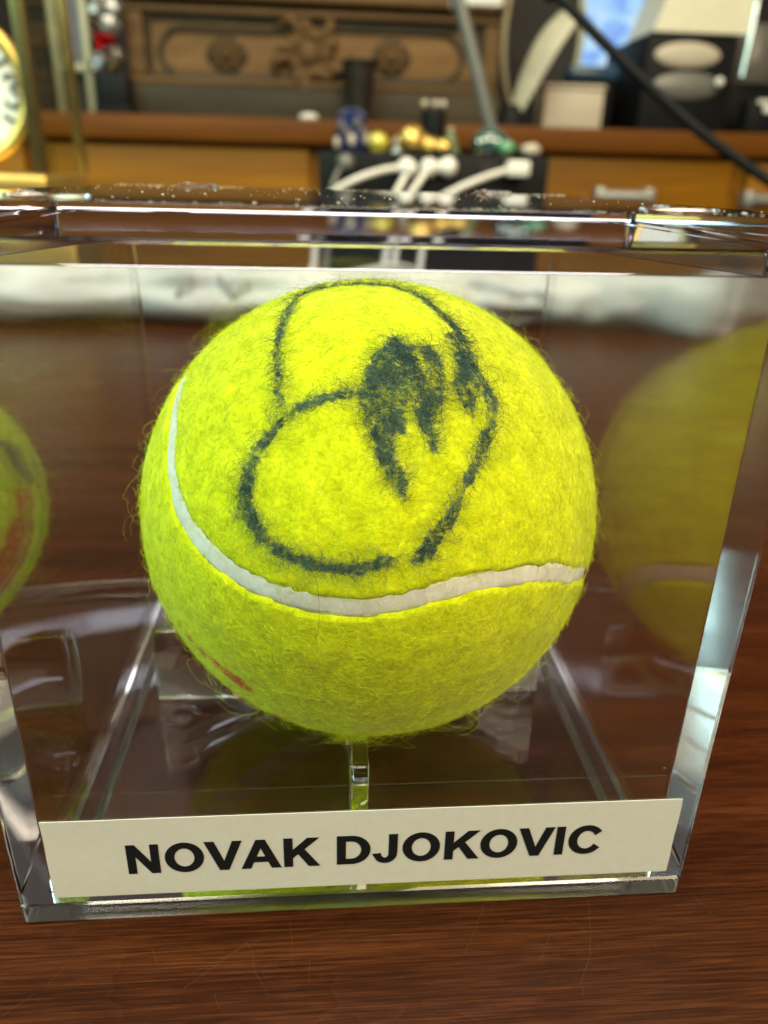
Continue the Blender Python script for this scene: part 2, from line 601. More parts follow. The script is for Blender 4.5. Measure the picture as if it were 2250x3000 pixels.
TEXT = 'NOVAK DJOKOVIC'
adv = sum(glyph(c)[0] for c in TEXT)
LX0, LX1, LZ0, LH = -26.9, 28.5, 7.75, 4.27
kx = (LX1 - LX0) / adv
pen = 0.0
for ch in TEXT:
    w, outs = glyph(ch)
    if outs:
        cu = bpy.data.curves.new('letter', 'CURVE')
        cu.dimensions = '2D'
        cu.fill_mode = 'BOTH'
        cu.extrude = 0.008 * MM
        cu.offset = 0.075 * MM
        for o in outs:
            sp = cu.splines.new('POLY')
            sp.points.add(len(o) - 1)
            for p, (gx, gz) in zip(sp.points, o):
                p.co = (gx * kx * MM, gz / 716 * LH * MM, 0, 1)
            sp.use_cyclic_u = True
        tmp = bpy.data.objects.new('tmp', cu)
        COL.objects.link(tmp)
        bpy.context.view_layer.update()
        me = bpy.data.meshes.new_from_object(tmp.evaluated_get(bpy.context.evaluated_depsgraph_get()))
        bpy.data.objects.remove(tmp)
        me.name = 'letter'
        lx = LX0 + pen * kx
        lo = link('letter', me, INKBLACK, name_label)
        lo.rotation_euler = (math.pi / 2, 0, 0)
        lo.location = (lx * MM, -39.925 * MM, (LZ0 + 0.07 * (lx - LX0) / 14) * MM)
    pen += w

# ------------------------------------------------------------------ tennis ball
SEAM=[(-206,972,-113),(-126,983,-135),(-45,987,-155),(36,984,-172),(117,975,-187),(197,960,-198),(275,939,-205),(351,913,-207),(425,882,-204),(494,847,-195),(560,808,-181),(621,767,-160),(677,723,-134),(728,678,-102),(772,632,-65),(810,586,-22),(841,541,26),(865,496,79),(881,453,135),(890,413,195),(891,375,257),(884,339,321),(870,307,386),(848,279,452),(818,253,516),(781,231,580),(737,212,641),(687,196,699),(631,184,754),(569,173,804),(502,165,849),(430,158,889),(355,153,922),(276,149,950),(195,144,970),(113,140,984),(29,135,990),(-56,130,990),(-140,125,982),(-225,120,967),(-309,114,944),(-391,109,914),(-471,103,876),(-547,95,831),(-618,83,782),(-680,65,730),(-733,37,679),(-777,-1,630),(-787,-99,609),(-786,-199,585),(-789,-270,552),(-786,-337,518),(-784,-397,478),(-784,-447,431),(-777,-499,384),(-762,-552,338),(-742,-604,290),(-713,-656,246),(-675,-709,205),(-627,-760,171),(-571,-809,142),(-509,-853,117),(-441,-892,97),(-368,-926,82),(-290,-954,72),(-209,-976,64),(-127,-990,60),(-44,-997,67),(40,-996,79),(124,-988,95),(206,-972,111),(287,-951,118),(366,-923,119),(442,-890,113),(515,-851,101),(583,-809,81),(645,-762,58),(700,-714,25),(749,-663,-12),(796,-605,-37),(837,-544,-62),(871,-483,-90),(899,-421,-120),(920,-360,-155),(933,-302,-194),(940,-246,-238),(938,-194,-286),(930,-147,-338),(914,-103,-393),(891,-65,-449),(861,-33,-507),(825,-6,-565),(783,15,-622),(735,30,-677),(682,40,-730),(624,43,-780),(562,41,-826),(495,34,-868),(426,23,-905),(353,7,-936),(278,-13,-960),(202,-35,-979),(124,-60,-991),(45,-86,-995),(-34,-112,-993),(-113,-139,-984),(-191,-164,-968),(-268,-188,-945),(-343,-209,-916),(-415,-227,-881),(-485,-241,-840),(-552,-251,-795),(-615,-256,-746),(-675,-255,-693),(-730,-248,-637),(-780,-235,-579),(-826,-216,-521),(-866,-191,-462),(-901,-160,-403),(-930,-123,-346),(-953,-80,-291),(-970,-32,-239),(-981,21,-190),(-986,78,-146),(-985,139,-106),(-977,202,-70),(-963,268,-40),(-942,335,-16),(-916,402,3),(-883,469,16),(-845,535,24),(-801,599,26),(-751,660,24),(-697,717,17),(-638,770,5),(-574,819,-10),(-506,862,-27),(-435,899,-47),(-361,930,-69),(-285,954,-91)]
STROKES=[
 [(-351,-654,670,1.0,0.80),(-357,-599,717,1.0,0.65),(-363,-546,755,1.0,0.75),(-368,-485,794,1.1,0.60),(-367,-416,832,1.1,0.60),(-358,-325,875,1.0,0.85),(-341,-241,909,1.0,0.75),(-310,-122,943,1.0,0.85),(-260,-61,964,1.1,0.85),(-172,-57,983,1.1,0.85),(-85,-65,994,1.1,0.85),(-12,-74,997,1.1,0.85),(60,-98,993,1.1,0.85),(129,-140,982,1.0,0.85),(182,-192,965,1.0,0.80),(217,-261,941,0.9,0.80),(246,-313,917,1.0,0.85),(278,-364,889,1.1,0.85),(298,-422,856,1.3,0.85),(308,-476,824,1.3,0.85)],
 [(265,-433,862,1.5,0.85),(294,-474,830,1.9,0.85),(305,-525,795,2.1,1.00),(317,-562,764,2.3,1.00),(340,-591,732,2.1,0.90),(371,-619,693,1.7,0.85),(383,-656,650,1.3,0.80),(371,-700,610,1.2,0.80),(357,-732,581,1.4,0.95),(337,-767,546,1.4,0.95),(307,-805,507,1.1,0.95),(289,-827,482,1.1,0.95),(262,-861,436,1.0,0.60),(232,-894,384,1.2,0.75),(203,-918,341,1.5,0.95),(165,-938,304,1.5,0.95),(134,-957,259,1.8,1.00),(97,-967,237,1.2,0.70)],
 [(91,-968,235,0.3,0.35),(48,-973,227,0.2,0.25),(2,-972,234,0.8,0.70)],
 [(2,-972,234,1.1,0.90),(-50,-975,215,1.2,0.90),(-110,-974,199,1.2,0.95),(-171,-964,202,1.3,0.95),(-231,-951,206,1.3,0.90),(-292,-931,217,1.2,0.85),(-354,-904,238,1.3,0.80),(-404,-875,266,1.5,0.75),(-438,-845,306,1.8,0.70),(-461,-816,348,1.9,0.80),(-471,-790,391,1.7,0.95),(-463,-768,442,1.6,0.85),(-447,-749,488,1.4,0.70),(-422,-732,535,1.3,0.85),(-390,-720,573,1.3,0.75),(-359,-706,611,0.9,0.90),(-322,-697,641,0.9,0.60),(-272,-688,673,1.1,0.90),(-216,-688,693,1.2,0.90),(-166,-686,708,1.1,0.95),(-116,-684,721,1.2,0.90),(-73,-680,729,1.6,0.85)],
 [(-41,-652,757,1.2,0.80),(-7,-610,792,2.7,0.90),(46,-568,822,3.1,1.00),(75,-612,787,3.5,1.00),(98,-658,747,3.3,1.00),(114,-693,712,2.2,1.00),(135,-715,686,1.4,1.00)],
 [(-67,-694,717,1.8,0.80),(-23,-680,733,3.0,0.85),(21,-680,733,3.5,0.95),(58,-683,728,3.5,1.00),(88,-701,707,2.6,1.00)],
 [(-43,-715,698,2.2,0.80),(-26,-761,648,2.6,0.80),(-7,-806,592,2.3,0.85),(4,-848,530,1.7,0.80),(36,-872,487,1.6,0.85),(48,-895,444,1.2,0.60),(60,-903,425,0.9,0.60)],
 [(24,-735,678,2.4,0.90),(35,-765,643,1.8,0.85),(52,-785,617,0.8,0.70)],
 [(126,-707,696,1.8,0.95),(138,-756,640,1.6,0.85),(155,-786,598,1.5,0.95),(162,-813,559,0.8,0.95)],
 [(160,-529,834,1.5,0.60),(180,-561,808,1.7,0.95),(192,-604,773,1.5,0.60),(189,-653,733,1.4,0.60),(177,-703,689,1.6,0.70),(167,-742,649,1.8,0.65)],
 [(272,-629,728,1.9,0.70),(292,-656,696,1.9,0.75),(301,-694,654,1.0,0.75)],
 [(254,-465,848,1.1,0.40),(274,-552,788,1.3,0.50),(284,-614,737,1.5,0.60)],
 [(44,-508,861,1.1,0.95),(67,-545,836,1.7,0.95),(115,-523,845,0.8,0.60)],]
THREAD=[(-247,-950,192),(-227,-961,157),(-221,-970,97),(-220,-975,29),(-228,-972,-63),(-227,-966,-123),(-224,-958,-180),(-269,-945,-185),(-305,-932,-196),(-305,-928,-214),(-282,-928,-244),(-275,-916,-293)]
# worn red print low on the left side: (direction, radius in mm)
RED=[(-977,-34,60),(-964,-100,-60),(-936,-154,-160),(-895,-224,-280),(-840,-282,-390),(-764,-350,-480),(-667,-427,-560),(-531,-525,-620),(-394,-623,-650),(-735,-615,-286),(-688,-650,-324),(-631,-687,-361),(-584,-716,-384),(-547,-732,-405),(-518,-738,-432)]
RED_W=np.array([2.4,3.2,3.8,4.4,4.6,4.4,3.6,2.6,1.6,.9,1.1,1.3,1.5,1.7,1.4])
STROKES.append([(-950,40,290,2.0,.9),(-960,40,220,2.6,.9),(-970,50,140,1.8,.9)])
BALL_C = Vector((2.5, -0.6, 36.5)) * MM
BR = 32.05
ball = empty('tennis_ball', BALL_C, 'fuzzy yellow tennis ball signed in dark teal marker, resting inside the acrylic cube', 'tennis ball')


def unit(pts):
    a = np.array(pts, float)
    return a / np.linalg.norm(a, axis=1, keepdims=True)


def resample(pts, n, closed=False, cols=None):
    p = np.array([list(x) for x in bez([Vector(v[:3]) for v in (pts + [pts[0]] if closed else pts)], n)])
    p /= np.linalg.norm(p, axis=1, keepdims=True)
    if cols is None:
        return p
    ext = []
    for j in cols:
        v = [q[j] for q in pts]
        ext.append(np.interp(np.linspace(0, len(v) - 1, len(p)), np.arange(len(v)), v))
    return p, ext


SEAMP = resample([tuple(v / 1000 for v in s) for s in SEAM], 6, True)[:-1]
INK_P, INK_W, INK_S = [], [], []
for s in STROKES:
    pts = [(a / 1000, b / 1000, c / 1000, w, st) for a, b, c, w, st in s]
    p, (w, st) = resample(pts, 10, False, (3, 4))
    INK_P.append(p), INK_W.append(w), INK_S.append(st)
INK_P, INK_W, INK_S = np.concatenate(INK_P), np.concatenate(INK_W) / 2 * 1.36, np.minimum(1, np.concatenate(INK_S) * 1.15)
RED_P = unit(RED)


def seam_dist(u):
    d = np.empty(len(u))
    for i in range(0, len(u), 8000):
        d[i:i + 8000] = (u[i:i + 8000] @ SEAMP.T).max(1)
    return np.arccos(np.clip(d, -1, 1)) * BR


def ink_of(u):
    out = np.zeros(len(u))
    idx = np.where(u[:, 1] < 0.62)[0]
    for i in range(0, len(idx), 8000):
        k = idx[i:i + 8000]
        d = np.arccos(np.clip(u[k] @ INK_P.T, -1, 1)) * BR
        e = np.clip((INK_W * 1.06 - d) / (INK_W * 0.42), 0, 1)
        out[k] = (e * e * (3 - 2 * e) * INK_S).max(1)
    return out


def red_of(u):
    d = np.arccos(np.clip(u @ RED_P[:, :3].T, -1, 1)) * BR
    e = np.clip((RED_W - d) / 0.5, 0, 1)
    return e.max(1)


def noise3(u, f, seed):
    """Cheap smooth noise on the sphere, 0..1."""
    r = np.random.default_rng(seed)
    v = np.zeros(len(u))
    for _ in range(9):
        k = r.normal(size=3)
        k *= f / np.linalg.norm(k)
        v += np.sin(u @ k + r.uniform(0, 6.28))
    return 0.5 + v / 9 * 1.2


bm = bmesh.new()
bmesh.ops.create_icosphere(bm, subdivisions=7, radius=1.0)
felt_me = bpy.data.meshes.new('felt')
bm.to_mesh(felt_me)
bm.free()
nv = len(felt_me.vertices)
co = np.empty(nv * 3)
felt_me.vertices.foreach_get('co', co)
U = co.reshape(-1, 3)
U /= np.linalg.norm(U, axis=1, keepdims=True)
sd = seam_dist(U)
SEAM_HW = 0.98
edge = np.clip((sd - SEAM_HW * (0.62 + 0.28 * noise3(U, 45, 5) + 0.28 * noise3(U, 140, 6))) / 0.35, 0, 1)
edge = edge * edge * (3 - 2 * edge)
rad = BR - 0.70 * (1 - edge) + 0.16 * (noise3(U, 26, 1) - 0.5) + 0.14 * (noise3(U, 75, 2) - 0.5) + 0.08 * (noise3(U, 190, 3) - 0.5)
felt_me.vertices.foreach_set('co', (U * rad[:, None] * MM).ravel())
ink = ink_of(U)
for nm, val in (('ink', ink), ('red', red_of(U))):
    at_ = felt_me.attributes.new(nm, 'FLOAT', 'POINT')
    at_.data.foreach_set('value', val.astype(np.float32))

FELT = NT('yellow_felt')
fa = FELT.noise(FELT.coord(), 420, 5, 0.65)
fb = FELT.noise(FELT.coord(), 1900, 4, 0.7)
fc = FELT.math('ADD', FELT.math('MULTIPLY', fa, 0.5), FELT.math('MULTIPLY', fb, 0.5))
yc = FELT.ramp(fc, [(0.36, (0.39, 0.45, 0.001)), (0.5, (0.57, 0.635, 0.002)), (0.63, (0.75, 0.81, 0.008))])
ia = FELT.n('ShaderNodeAttribute', attribute_name='ink').outputs['Fac']
ra = FELT.n('ShaderNodeAttribute', attribute_name='red').outputs['Fac']
n2 = FELT.noise(FELT.coord(), 1500, 3, 0.6)
n3 = FELT.noise(FELT.coord(), 380, 2, 0.5)
brk = FELT.math('ADD', FELT.math('MULTIPLY_ADD', n2, 3.2, -1.1), FELT.math('MULTIPLY_ADD', n3, 3.0, -1.5))
isoft = FELT.math('SUBTRACT', FELT.math('MULTIPLY', ia, 1.42), FELT.math('MULTIPLY', brk, 0.95), clamp=True)
isoft = FELT.math('MULTIPLY', isoft, FELT.math('MULTIPLY', ia, 2.5, clamp=True))
isoft = FELT.math('MULTIPLY', isoft, 0.82)
yc = FELT.mix(FELT.math('MULTIPLY', ra, 0.9), yc, (0.50, 0.045, 0.01))
yc = FELT.mix(isoft, yc, (0.002, 0.054, 0.080))
FELT.l(yc, FELT.b.inputs['Base Color'])
FELT.b.inputs['Roughness'].default_value = 0.9
FELT.b.inputs['Specular IOR Level'].default_value = 0.1
FELT.b.inputs['Sheen Weight'].default_value = 0.15
FELT.bump(fc, 0.5, 0.0006)
felt = link('felt', felt_me, FELT.m, ball, 180)

SEAMM = NT('white_rubber_seam')
sv = SEAMM.noise(SEAMM.coord(), 700, 5, 0.7)
SEAMM.l(SEAMM.ramp(sv, [(0.3, (0.56, 0.55, 0.46)), (0.7, (0.74, 0.73, 0.63))]), SEAMM.b.inputs['Base Color'])
SEAMM.b.inputs['Roughness'].default_value = 0.9
SEAMM.b.inputs['Specular IOR Level'].default_value = 0.1
SEAMM.bump(sv, 0.3, 0.0004)
bm = bmesh.new()
rows = []
ns = len(SEAMP)
for i in range(ns):
    p = Vector(SEAMP[i])
    t = Vector(SEAMP[(i + 1) % ns]) - Vector(SEAMP[i - 1])
    b = p.cross(t).normalized()
    hw = 1.40
    row = []
    for s, h in ((-1.0, -0.75), (-0.92, -0.34), (-0.5, -0.27), (0, -0.26), (0.5, -0.27), (0.92, -0.34), (1.0, -0.75)):
        d = (p + b * (s * hw / BR)).normalized()
        row.append(bm.verts.new(d * (BR + h) * MM))
    rows.append(row)
for i in range(ns):
    a, b = rows[i], rows[(i + 1) % ns]
    for k in range(6):
        bm.faces.new((a[k], a[k + 1], b[k + 1], b[k]))
obj('seam', bm, SEAMM.m, ball, 180)


# fibres of the nap, the raised inked fibres and the long stray hairs
def fibres(name, roots, length, lift, curl, radius, col, npt, seed):
    r = np.random.default_rng(seed)
    n = len(roots)
    t = r.normal(size=(n, 3))
    t -= roots * (t * roots).sum(1, keepdims=True)
    t /= np.linalg.norm(t, axis=1, keepdims=True)
    s = np.cross(roots, t)
    P = np.empty((n, npt, 3))
    pos = roots * (BR - 0.12)
    ang = np.zeros(n)
    el0 = r.uniform(0.2, 1.0, n) * lift
    for k in range(npt):
        P[:, k] = pos
        f = k / (npt - 1)
        el = el0 * (1 - 1.5 * f) + r.normal(size=n) * 0.12
        ang = ang + curl * r.normal(0.35, 0.5, n)
        d = (t * np.cos(ang)[:, None] + s * np.sin(ang)[:, None]) * np.cos(el)[:, None] + roots * np.sin(el)[:, None]
        pos = pos + d * (length / (npt - 1))[:, None]
        rr = np.linalg.norm(pos, axis=1, keepdims=True)
        pos = pos * np.maximum(rr, BR + 0.02) / rr
    return P, radius, col


def build_hair(name, sets, mat, parent):
    cu = bpy.data.hair_curves.new(name)
    sizes, pos, radii, cols = [], [], [], []
    for P, radius, col in sets:
        n, k = P.shape[:2]
        sizes += [k] * n
        pos.append(P.reshape(-1, 3) * MM)
        tap = np.linspace(1, 0.45, k)
        radii.append((radius[:, None] * tap).ravel() * MM)
        cols.append(col)
    cu.add_curves(sizes)
    pos = np.concatenate(pos).astype(np.float32)
    cu.attributes['position'].data.foreach_set('vector', pos.ravel())
    ra_ = cu.attributes.get('radius') or cu.attributes.new('radius', 'FLOAT', 'POINT')
    ra_.data.foreach_set('value', np.concatenate(radii).astype(np.float32))
    c = np.concatenate(cols)
    c = np.concatenate([c, np.ones((len(c), 1))], 1).astype(np.float32)
    ca = cu.attributes.new('fibre_colour', 'FLOAT_COLOR', 'CURVE')
    ca.data.foreach_set('color', c.ravel())
    return link(name, cu, mat, parent)


def rand_dirs(n, seed, keep):
    r = np.random.default_rng(seed)
    u = r.normal(size=(n, 3))
    u /= np.linalg.norm(u, axis=1, keepdims=True)
    return u[keep(u, r)]


def fib_col(u, seed, bright=1.0):
    r = np.random.default_rng(seed)
    n = len(u)
    c = np.stack([0.56 + 0.16 * r.random(n), 0.67 + 0.15 * r.random(n), 0.003 + 0.03 * r.random(n) ** 2], 1) * bright
    c *= r.uniform(0.68, 1.22, n)[:, None]
    pale = r.random(n) < 0.06
    c[pale] = c[pale] * 0.9 + np.array([0.12, 0.12, 0.09])
    k = ink_of(u)
    k = np.clip(k * (0.55 + 1.2 * r.random(n)), 0, 1)[:, None]
    c = c * (1 - k) + np.array([0.002, 0.050, 0.074]) * k
    kr = (red_of(u) * (r.random(n) < 0.75))[:, None]
    return c * (1 - kr) + np.array([0.5, 0.05, 0.01]) * kr


FIB = NT('wool_fibre')
FIB.l(FIB.n('ShaderNodeAttribute', attribute_name='fibre_colour').outputs['Color'], FIB.b.inputs['Base Color'])
FIB.b.inputs['Roughness'].default_value = 0.75
FIB.b.inputs['Specular IOR Level'].default_value = 0.15

r_ = np.random.default_rng(21)
sets = []
u = rand_dirs(62000, 1, lambda u, r: seam_dist(u) > 0.6 + 0.45 * r.random(len(u)))
n = len(u)
sets.append(fibres('nap', u, r_.uniform(0.5, 1.4, n), 0.6, 0.28, r_.uniform(0.013, 0.026, n), fib_col(u, 2), 5, 3))
u = rand_dirs(6500, 4, lambda u, r: seam_dist(u) > 0.9)
n = len(u)
sets.append(fibres('stray', u, r_.uniform(1.0, 2.6, n), 1.2, 0.5, r_.uniform(0.012, 0.019, n), fib_col(u, 5), 8, 6))
u = rand_dirs(1700, 7, lambda u, r: (seam_dist(u) > 0.9) & (r.random(len(u)) < np.where(u[:, 2] < -0.55, 1.0, 0.5)))
n = len(u)
sets.append(fibres('long', u, r_.uniform(3, 7.5, n), 1.2, 0.7, r_.uniform(0.009, 0.014, n), fib_col(u, 8), 12, 9))
u = rand_dirs(220000, 10, lambda u, r: (r.random(len(u)) < 0.8) & (ink_of(u) > 0.04 + 0.35 * r.random(len(u))))
n = len(u)
sets.append(fibres('inked', u, r_.uniform(0.9, 3.6, n), 1.0, 0.95, r_.uniform(0.010, 0.018, n), np.array([[0.002, 0.046, 0.068]]) * r_.uniform(0.6, 2.0, (n, 1)) + np.array([[0.008, 0.018, 0.004]]) * r_.random((n, 1)), 8, 12))
u = rand_dirs(60000, 13, lambda u, r: (ink_of(u) > 0.3) & (r.random(len(u)) < 0.16))
n = len(u)
dk = np.array([0.05, 0.075, 0.02]) * np.ones((n, 1))
sets.append(fibres('inked_long', u, r_.uniform(2.5, 8.0, n), 0.8, 0.6, r_.uniform(0.010, 0.014, n), dk, 12, 14))
fuzz = stuff(build_hair('fuzz', sets, FIB.m, ball))
# one long dark thread lying down the front of the ball
tp = np.array([list(v) for v in bez([Vector(v) / 1000 for v in THREAD], 4)])
tp = tp / np.linalg.norm(tp, axis=1, keepdims=True) * (BR + 0.55)
build_hair('loose_thread', [(tp[None], np.array([0.022]), np.array([[0.06, 0.075, 0.02]]))], FIB.m, ball)
# tuft where the nap is matted at the bottom of the ball
u = unit(r_.normal(size=(130, 3)) * 0.05 + np.array([-0.10, -0.62, -0.78]))
n = len(u)
P, rd_, cl_ = fibres('tuft', u, r_.uniform(2, 4.5, n), 1.3, 0.8, r_.uniform(0.009, 0.013, n), fib_col(u, 15), 9, 16)
stuff(build_hair('matted_tuft', [(P, rd_, cl_)], FIB.m, ball))

# dust along the lid edges and a few specks of lint
DUST = plain('dust', (0.42, 0.36, 0.26), 0.9, 0, 0.3, 500)
bm = bmesh.new()
rd = random.Random(5)


def speck(c, s):
    d = Vector((rd.uniform(-1, 1), rd.uniform(-1, 1), rd.uniform(-.3, .3))).normalized() * s * rd.uniform(0.6, 2.2)
    p = Vector((-d.y, d.x, 0)).normalized() * s * 0.35
    v = [bm.verts.new(Vector(c) + w) for w in (d, -d, p, Vector((0, 0, s * 0.7)))]
    for a, b, e in ((0, 1, 2), (0, 1, 3), (1, 2, 3), (0, 2, 3)):
        bm.faces.new((v[a], v[b], v[e]))


for _ in range(900):
    e = rd.random()
    if e < 0.62:
        x, y = rd.uniform(-38.5, 38.5), 39.2 - abs(rd.gauss(0, 1.2))
    elif e < 0.8:
        x, y = rd.uniform(-38.5, 38.5), -39.1 + abs(rd.gauss(0, 0.8))
    else:
        x, y = rd.uniform(-38.5, 38.5), rd.uniform(-38.5, 38.5)
    if abs(noise3(np.array([[x / 39, y / 39, 0]]), 14, 4)[0] - 0.5) < 0.10 and e < 0.62:
        continue
    speck((x * MM, y * MM, 78.77 * MM), rd.uniform(0.05, 0.16) * MM)
for _ in range(60):
    speck((rd.uniform(-34, 36) * MM, -39.75 * MM, rd.uniform(18, 70) * MM), rd.uniform(0.03, 0.085) * MM)
dust = obj('dust', bm, DUST)
stuff(dust)
dust['label'] = 'pale dust and lint lying along the edges of the acrylic lid'

# ------------------------------------------------------------------ white cloth lying behind the case
CLOTH = NT('white_cotton')
cv = CLOTH.noise(CLOTH.coord((1, 1, 1)), 28, 5, 0.6)
CLOTH.l(CLOTH.ramp(cv, [(0.3, (0.27, 0.265, 0.25)), (0.7, (0.46, 0.455, 0.435))]), CLOTH.b.inputs['Base Color'])
CLOTH.b.inputs['Roughness'].default_value = 0.85
from mathutils import noise as mnoise
bm = bmesh.new()
nu, nw = 220, 32
rows = []


mouth = at(2165, 950, 0.330)
cpath = bez([(-0.33, 0.385, 0.0165), (-0.15, 0.38, 0.0165), (0.0, 0.378, 0.0165), (0.10, 0.378, 0.0165), (0.17, 0.374, 0.018), (mouth.x - 0.035, 0.355, 0.022), (mouth.x, 0.325, 0.026)], 30)
nc = len(cpath)


def cloth_ring(i, s=1.0, back=0.0):
    t = i / (nc - 1)
    c = cpath[i]
    tg = (cpath[min(i + 1, nc - 1)] - cpath[max(i - 1, 0)]).normalized()
    side = tg.cross(Vector((0, 0, 1))).normalized()
    fl = max(0.0, (t - 0.72) / 0.28) ** 1.5
    ry, rz = (0.031 - 0.008 * fl) * s, (0.0155 + 0.010 * fl) * s
    row = []
    for k in range(nw):
        a = 2 * math.pi * k / nw
        q = Vector((t * 9, math.cos(a) * 0.9, math.sin(a) * 0.9))
        w = 1 + 0.46 * mnoise.noise(q) + 0.28 * mnoise.noise(q * 2.7 + Vector((3, 1, 7))) + 0.12 * abs(mnoise.noise(Vector((t * 38 + 2 * math.cos(a), math.sin(a) * 2, 4))))
        p_ = c - tg * back - side * (ry * math.cos(a) * w)
        row.append(bm.verts.new((p_.x, p_.y, max(0.0006, c.z + rz * math.sin(a) * w))))
    return row


for i in range(nc):
    rows.append(cloth_ring(i))
n_out = len(rows)
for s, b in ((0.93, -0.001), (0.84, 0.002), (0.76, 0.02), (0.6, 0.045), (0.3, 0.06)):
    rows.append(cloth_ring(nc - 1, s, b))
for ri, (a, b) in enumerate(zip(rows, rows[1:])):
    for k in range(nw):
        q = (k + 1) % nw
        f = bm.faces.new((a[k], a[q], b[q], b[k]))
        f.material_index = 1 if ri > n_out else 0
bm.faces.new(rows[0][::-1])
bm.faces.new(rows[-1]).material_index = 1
cloth = empty('rolled_cloth', (0, 0.40, 0), 'crumpled roll of white cloth with a dark open end on table behind the cube', 'cloth')
cl = obj('roll', bm, CLOTH.m, None, 180)
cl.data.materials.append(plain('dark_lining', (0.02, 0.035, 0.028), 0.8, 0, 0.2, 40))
cl.parent = cloth
cl.location = (0, -0.40, 0)
for k in range(5):
    o = tube('loose_thread', bez([(-0.03 + 0.004 * k, 0.0, 0.034), (0.0 + 0.01 * k, -0.012, 0.039 + 0.002 * k), (0.035 + 0.008 * k, -0.01 + 0.004 * k, 0.042 - 0.001 * k), (0.07 + 0.01 * k, 0.0, 0.036)], 6), 0.0019, WHITE, cloth, 8, False, (0.5, 1))
for k, (x, s) in enumerate(((-0.085, 1), (-0.060, -1), (-0.052, 1), (-0.022, 1))):
    tube('dark_mark', bez([(x - 0.004 * s, -0.0555, 0.016), (x, -0.0545, 0.022), (x + 0.005 * s, -0.049, 0.028)], 3), 0.0013, GREY, cloth, 6, False, (1, 0.5))

# ------------------------------------------------------------------ counter along the back
CY = 1.25
zc = at(400, 333, CY).z
ze = at(400, 408, CY).z
counter = empty('wooden_counter', (0, CY, -0.75), 'honey coloured wooden counter with drawers and a cherry edge running along the back', 'counter')


def wbox(name, x0, x1, y0, y1, z0, z1, mat, parent, bev=0.0):
    o = box(name, ((x0 + x1) / 2, (y0 + y1) / 2, (z0 + z1) / 2), (x1 - x0, y1 - y0, z1 - z0), mat, None, bev)
    if parent is not None:
        o.parent = parent
        o.location = -parent.location
        if parent.parent is not None:
            o.location = -(parent.location + parent.parent.location)
    return o


XL, XR = -1.35, 1.6
wbox('counter_top', XL, XR, CY, CY + 0.62, ze, zc, COUNTER_EDGE, counter, 0.003)
wbox('carcass', XL + 0.01, XR - 0.01, CY + 0.035, CY + 0.6, -0.75, ze - 0.0005, COUNTER, counter)
xa, xb, xc_, xd = at(120, 480, CY).x, at(905, 480, CY).x, at(1000, 480, CY).x, at(2165, 480, CY).x
dz1, dz0 = ze - 0.008, ze - 0.20
dw0 = None
for x0, x1 in ((xa - 0.55, xa - 0.03), (xa, xb), (xc_, (xc_ + xd) / 2 - 0.22), ((xc_ + xd) / 2 - 0.19, xd), (xd + 0.03, xd + 0.5)):
    d = wbox('drawer_front', x0, x1, CY + 0.015, CY + 0.034, dz0, dz1, COUNTER, counter, 0.003)
hz = at(1828, 575, CY - 0.01).z
hxs = [at(1828, 575, CY).x, at(2262, 580, CY).x]
for hx in hxs:
    h = bpy.data.objects.new('drawer_handle', None)
    COL.objects.link(h)
    h.parent = counter
    h.location = Vector((hx, CY + 0.015, hz)) - counter.location
    tube('grip', [(-0.040, -0.022, 0), (0.040, -0.022, 0)], 0.009, SILVER, h, 10)
    for s in (-1, 1):
        bm = bmesh.new()
        add_box(bm, (s * 0.042, -0.011, 0), (0.017, 0.026, 0.026), 0.003)
        obj('handle_post', bm, SILVER, h, 40)

# ------------------------------------------------------------------ carved wooden chest on the counter
HY = 1.34
chest = empty('carved_chest', (at(917, 330, HY).x, HY, zc), 'dark carved wooden chest with rosettes standing on the counter', 'wooden chest')
k = scl(HY)
cx0 = chest.location.x


def cpx(px, py):
    p = at(px, py, HY)
    return p.x - cx0, p.z - zc


def cbox(name, px0, px1, py0, py1, y0, y1, mat, bev=0.002, parent=None):
    xa_, za_ = cpx(px0, py1)
    xb_, zb_ = cpx(px1, py0)
    o = box(name, ((xa_ + xb_) / 2, (y0 + y1) / 2, (za_ + zb_) / 2), (xb_ - xa_, y1 - y0, zb_ - za_), mat, None, bev)
    o.parent = parent or chest
    return o


cw = [cpx(365, 100)[0], cpx(1470, 100)[0]]
ztop = cpx(900, -160)[1]
zpl = cpx(900, 262)[1]
wbx = lambda nm, x0, x1, y0, y1, z0, z1, mat, bev=0.002: setattr(box(nm, ((x0 + x1) / 2, (y0 + y1) / 2, (z0 + z1) / 2), (x1 - x0, y1 - y0, z1 - z0), mat, chest, bev), 'hide_render', False)
wbx('plinth', cw[0] - 0.012, cw[1] + 0.004, -0.014, 0.40, 0.0, zpl, PLINTH_AND_SHADOW, 0.006)
wbx('carcass', cw[0] + 0.006, cw[1] - 0.006, 0.012, 0.38, zpl + 0.0004, ztop, PANEL_WOOD)
wbx('bottom_moulding', cw[0], cw[1], -0.004, 0.0115, zpl + 0.0006, zpl + 0.012, CARVED, 0.004)
zt0 = cpx(900, 52)[1]
wbx('top_moulding', cw[0], cw[1], -0.006, 0.0115, zt0, zt0 + 0.008, CARVED, 0.003)
wbx('top_moulding', cw[0] - 0.004, cw[1] + 0.004, -0.014, 0.0115, zt0 + 0.018, zt0 + 0.034, CARVED, 0.005)
wbx('upper_board', cw[0] + 0.004, cw[1] - 0.004, 0.004, 0.0115, zt0 + 0.0345, ztop - 0.0005, CARVED, 0.001)
for px0, px1 in ((372, 420), (1420, 1466)):
    a_, b_ = cpx(px0, 100)[0], cpx(px1, 100)[0]
    wbx('stile', a_, b_, -0.003, 0.0112, zpl + 0.0125, zt0 - 0.0005, CARVED, 0.003)
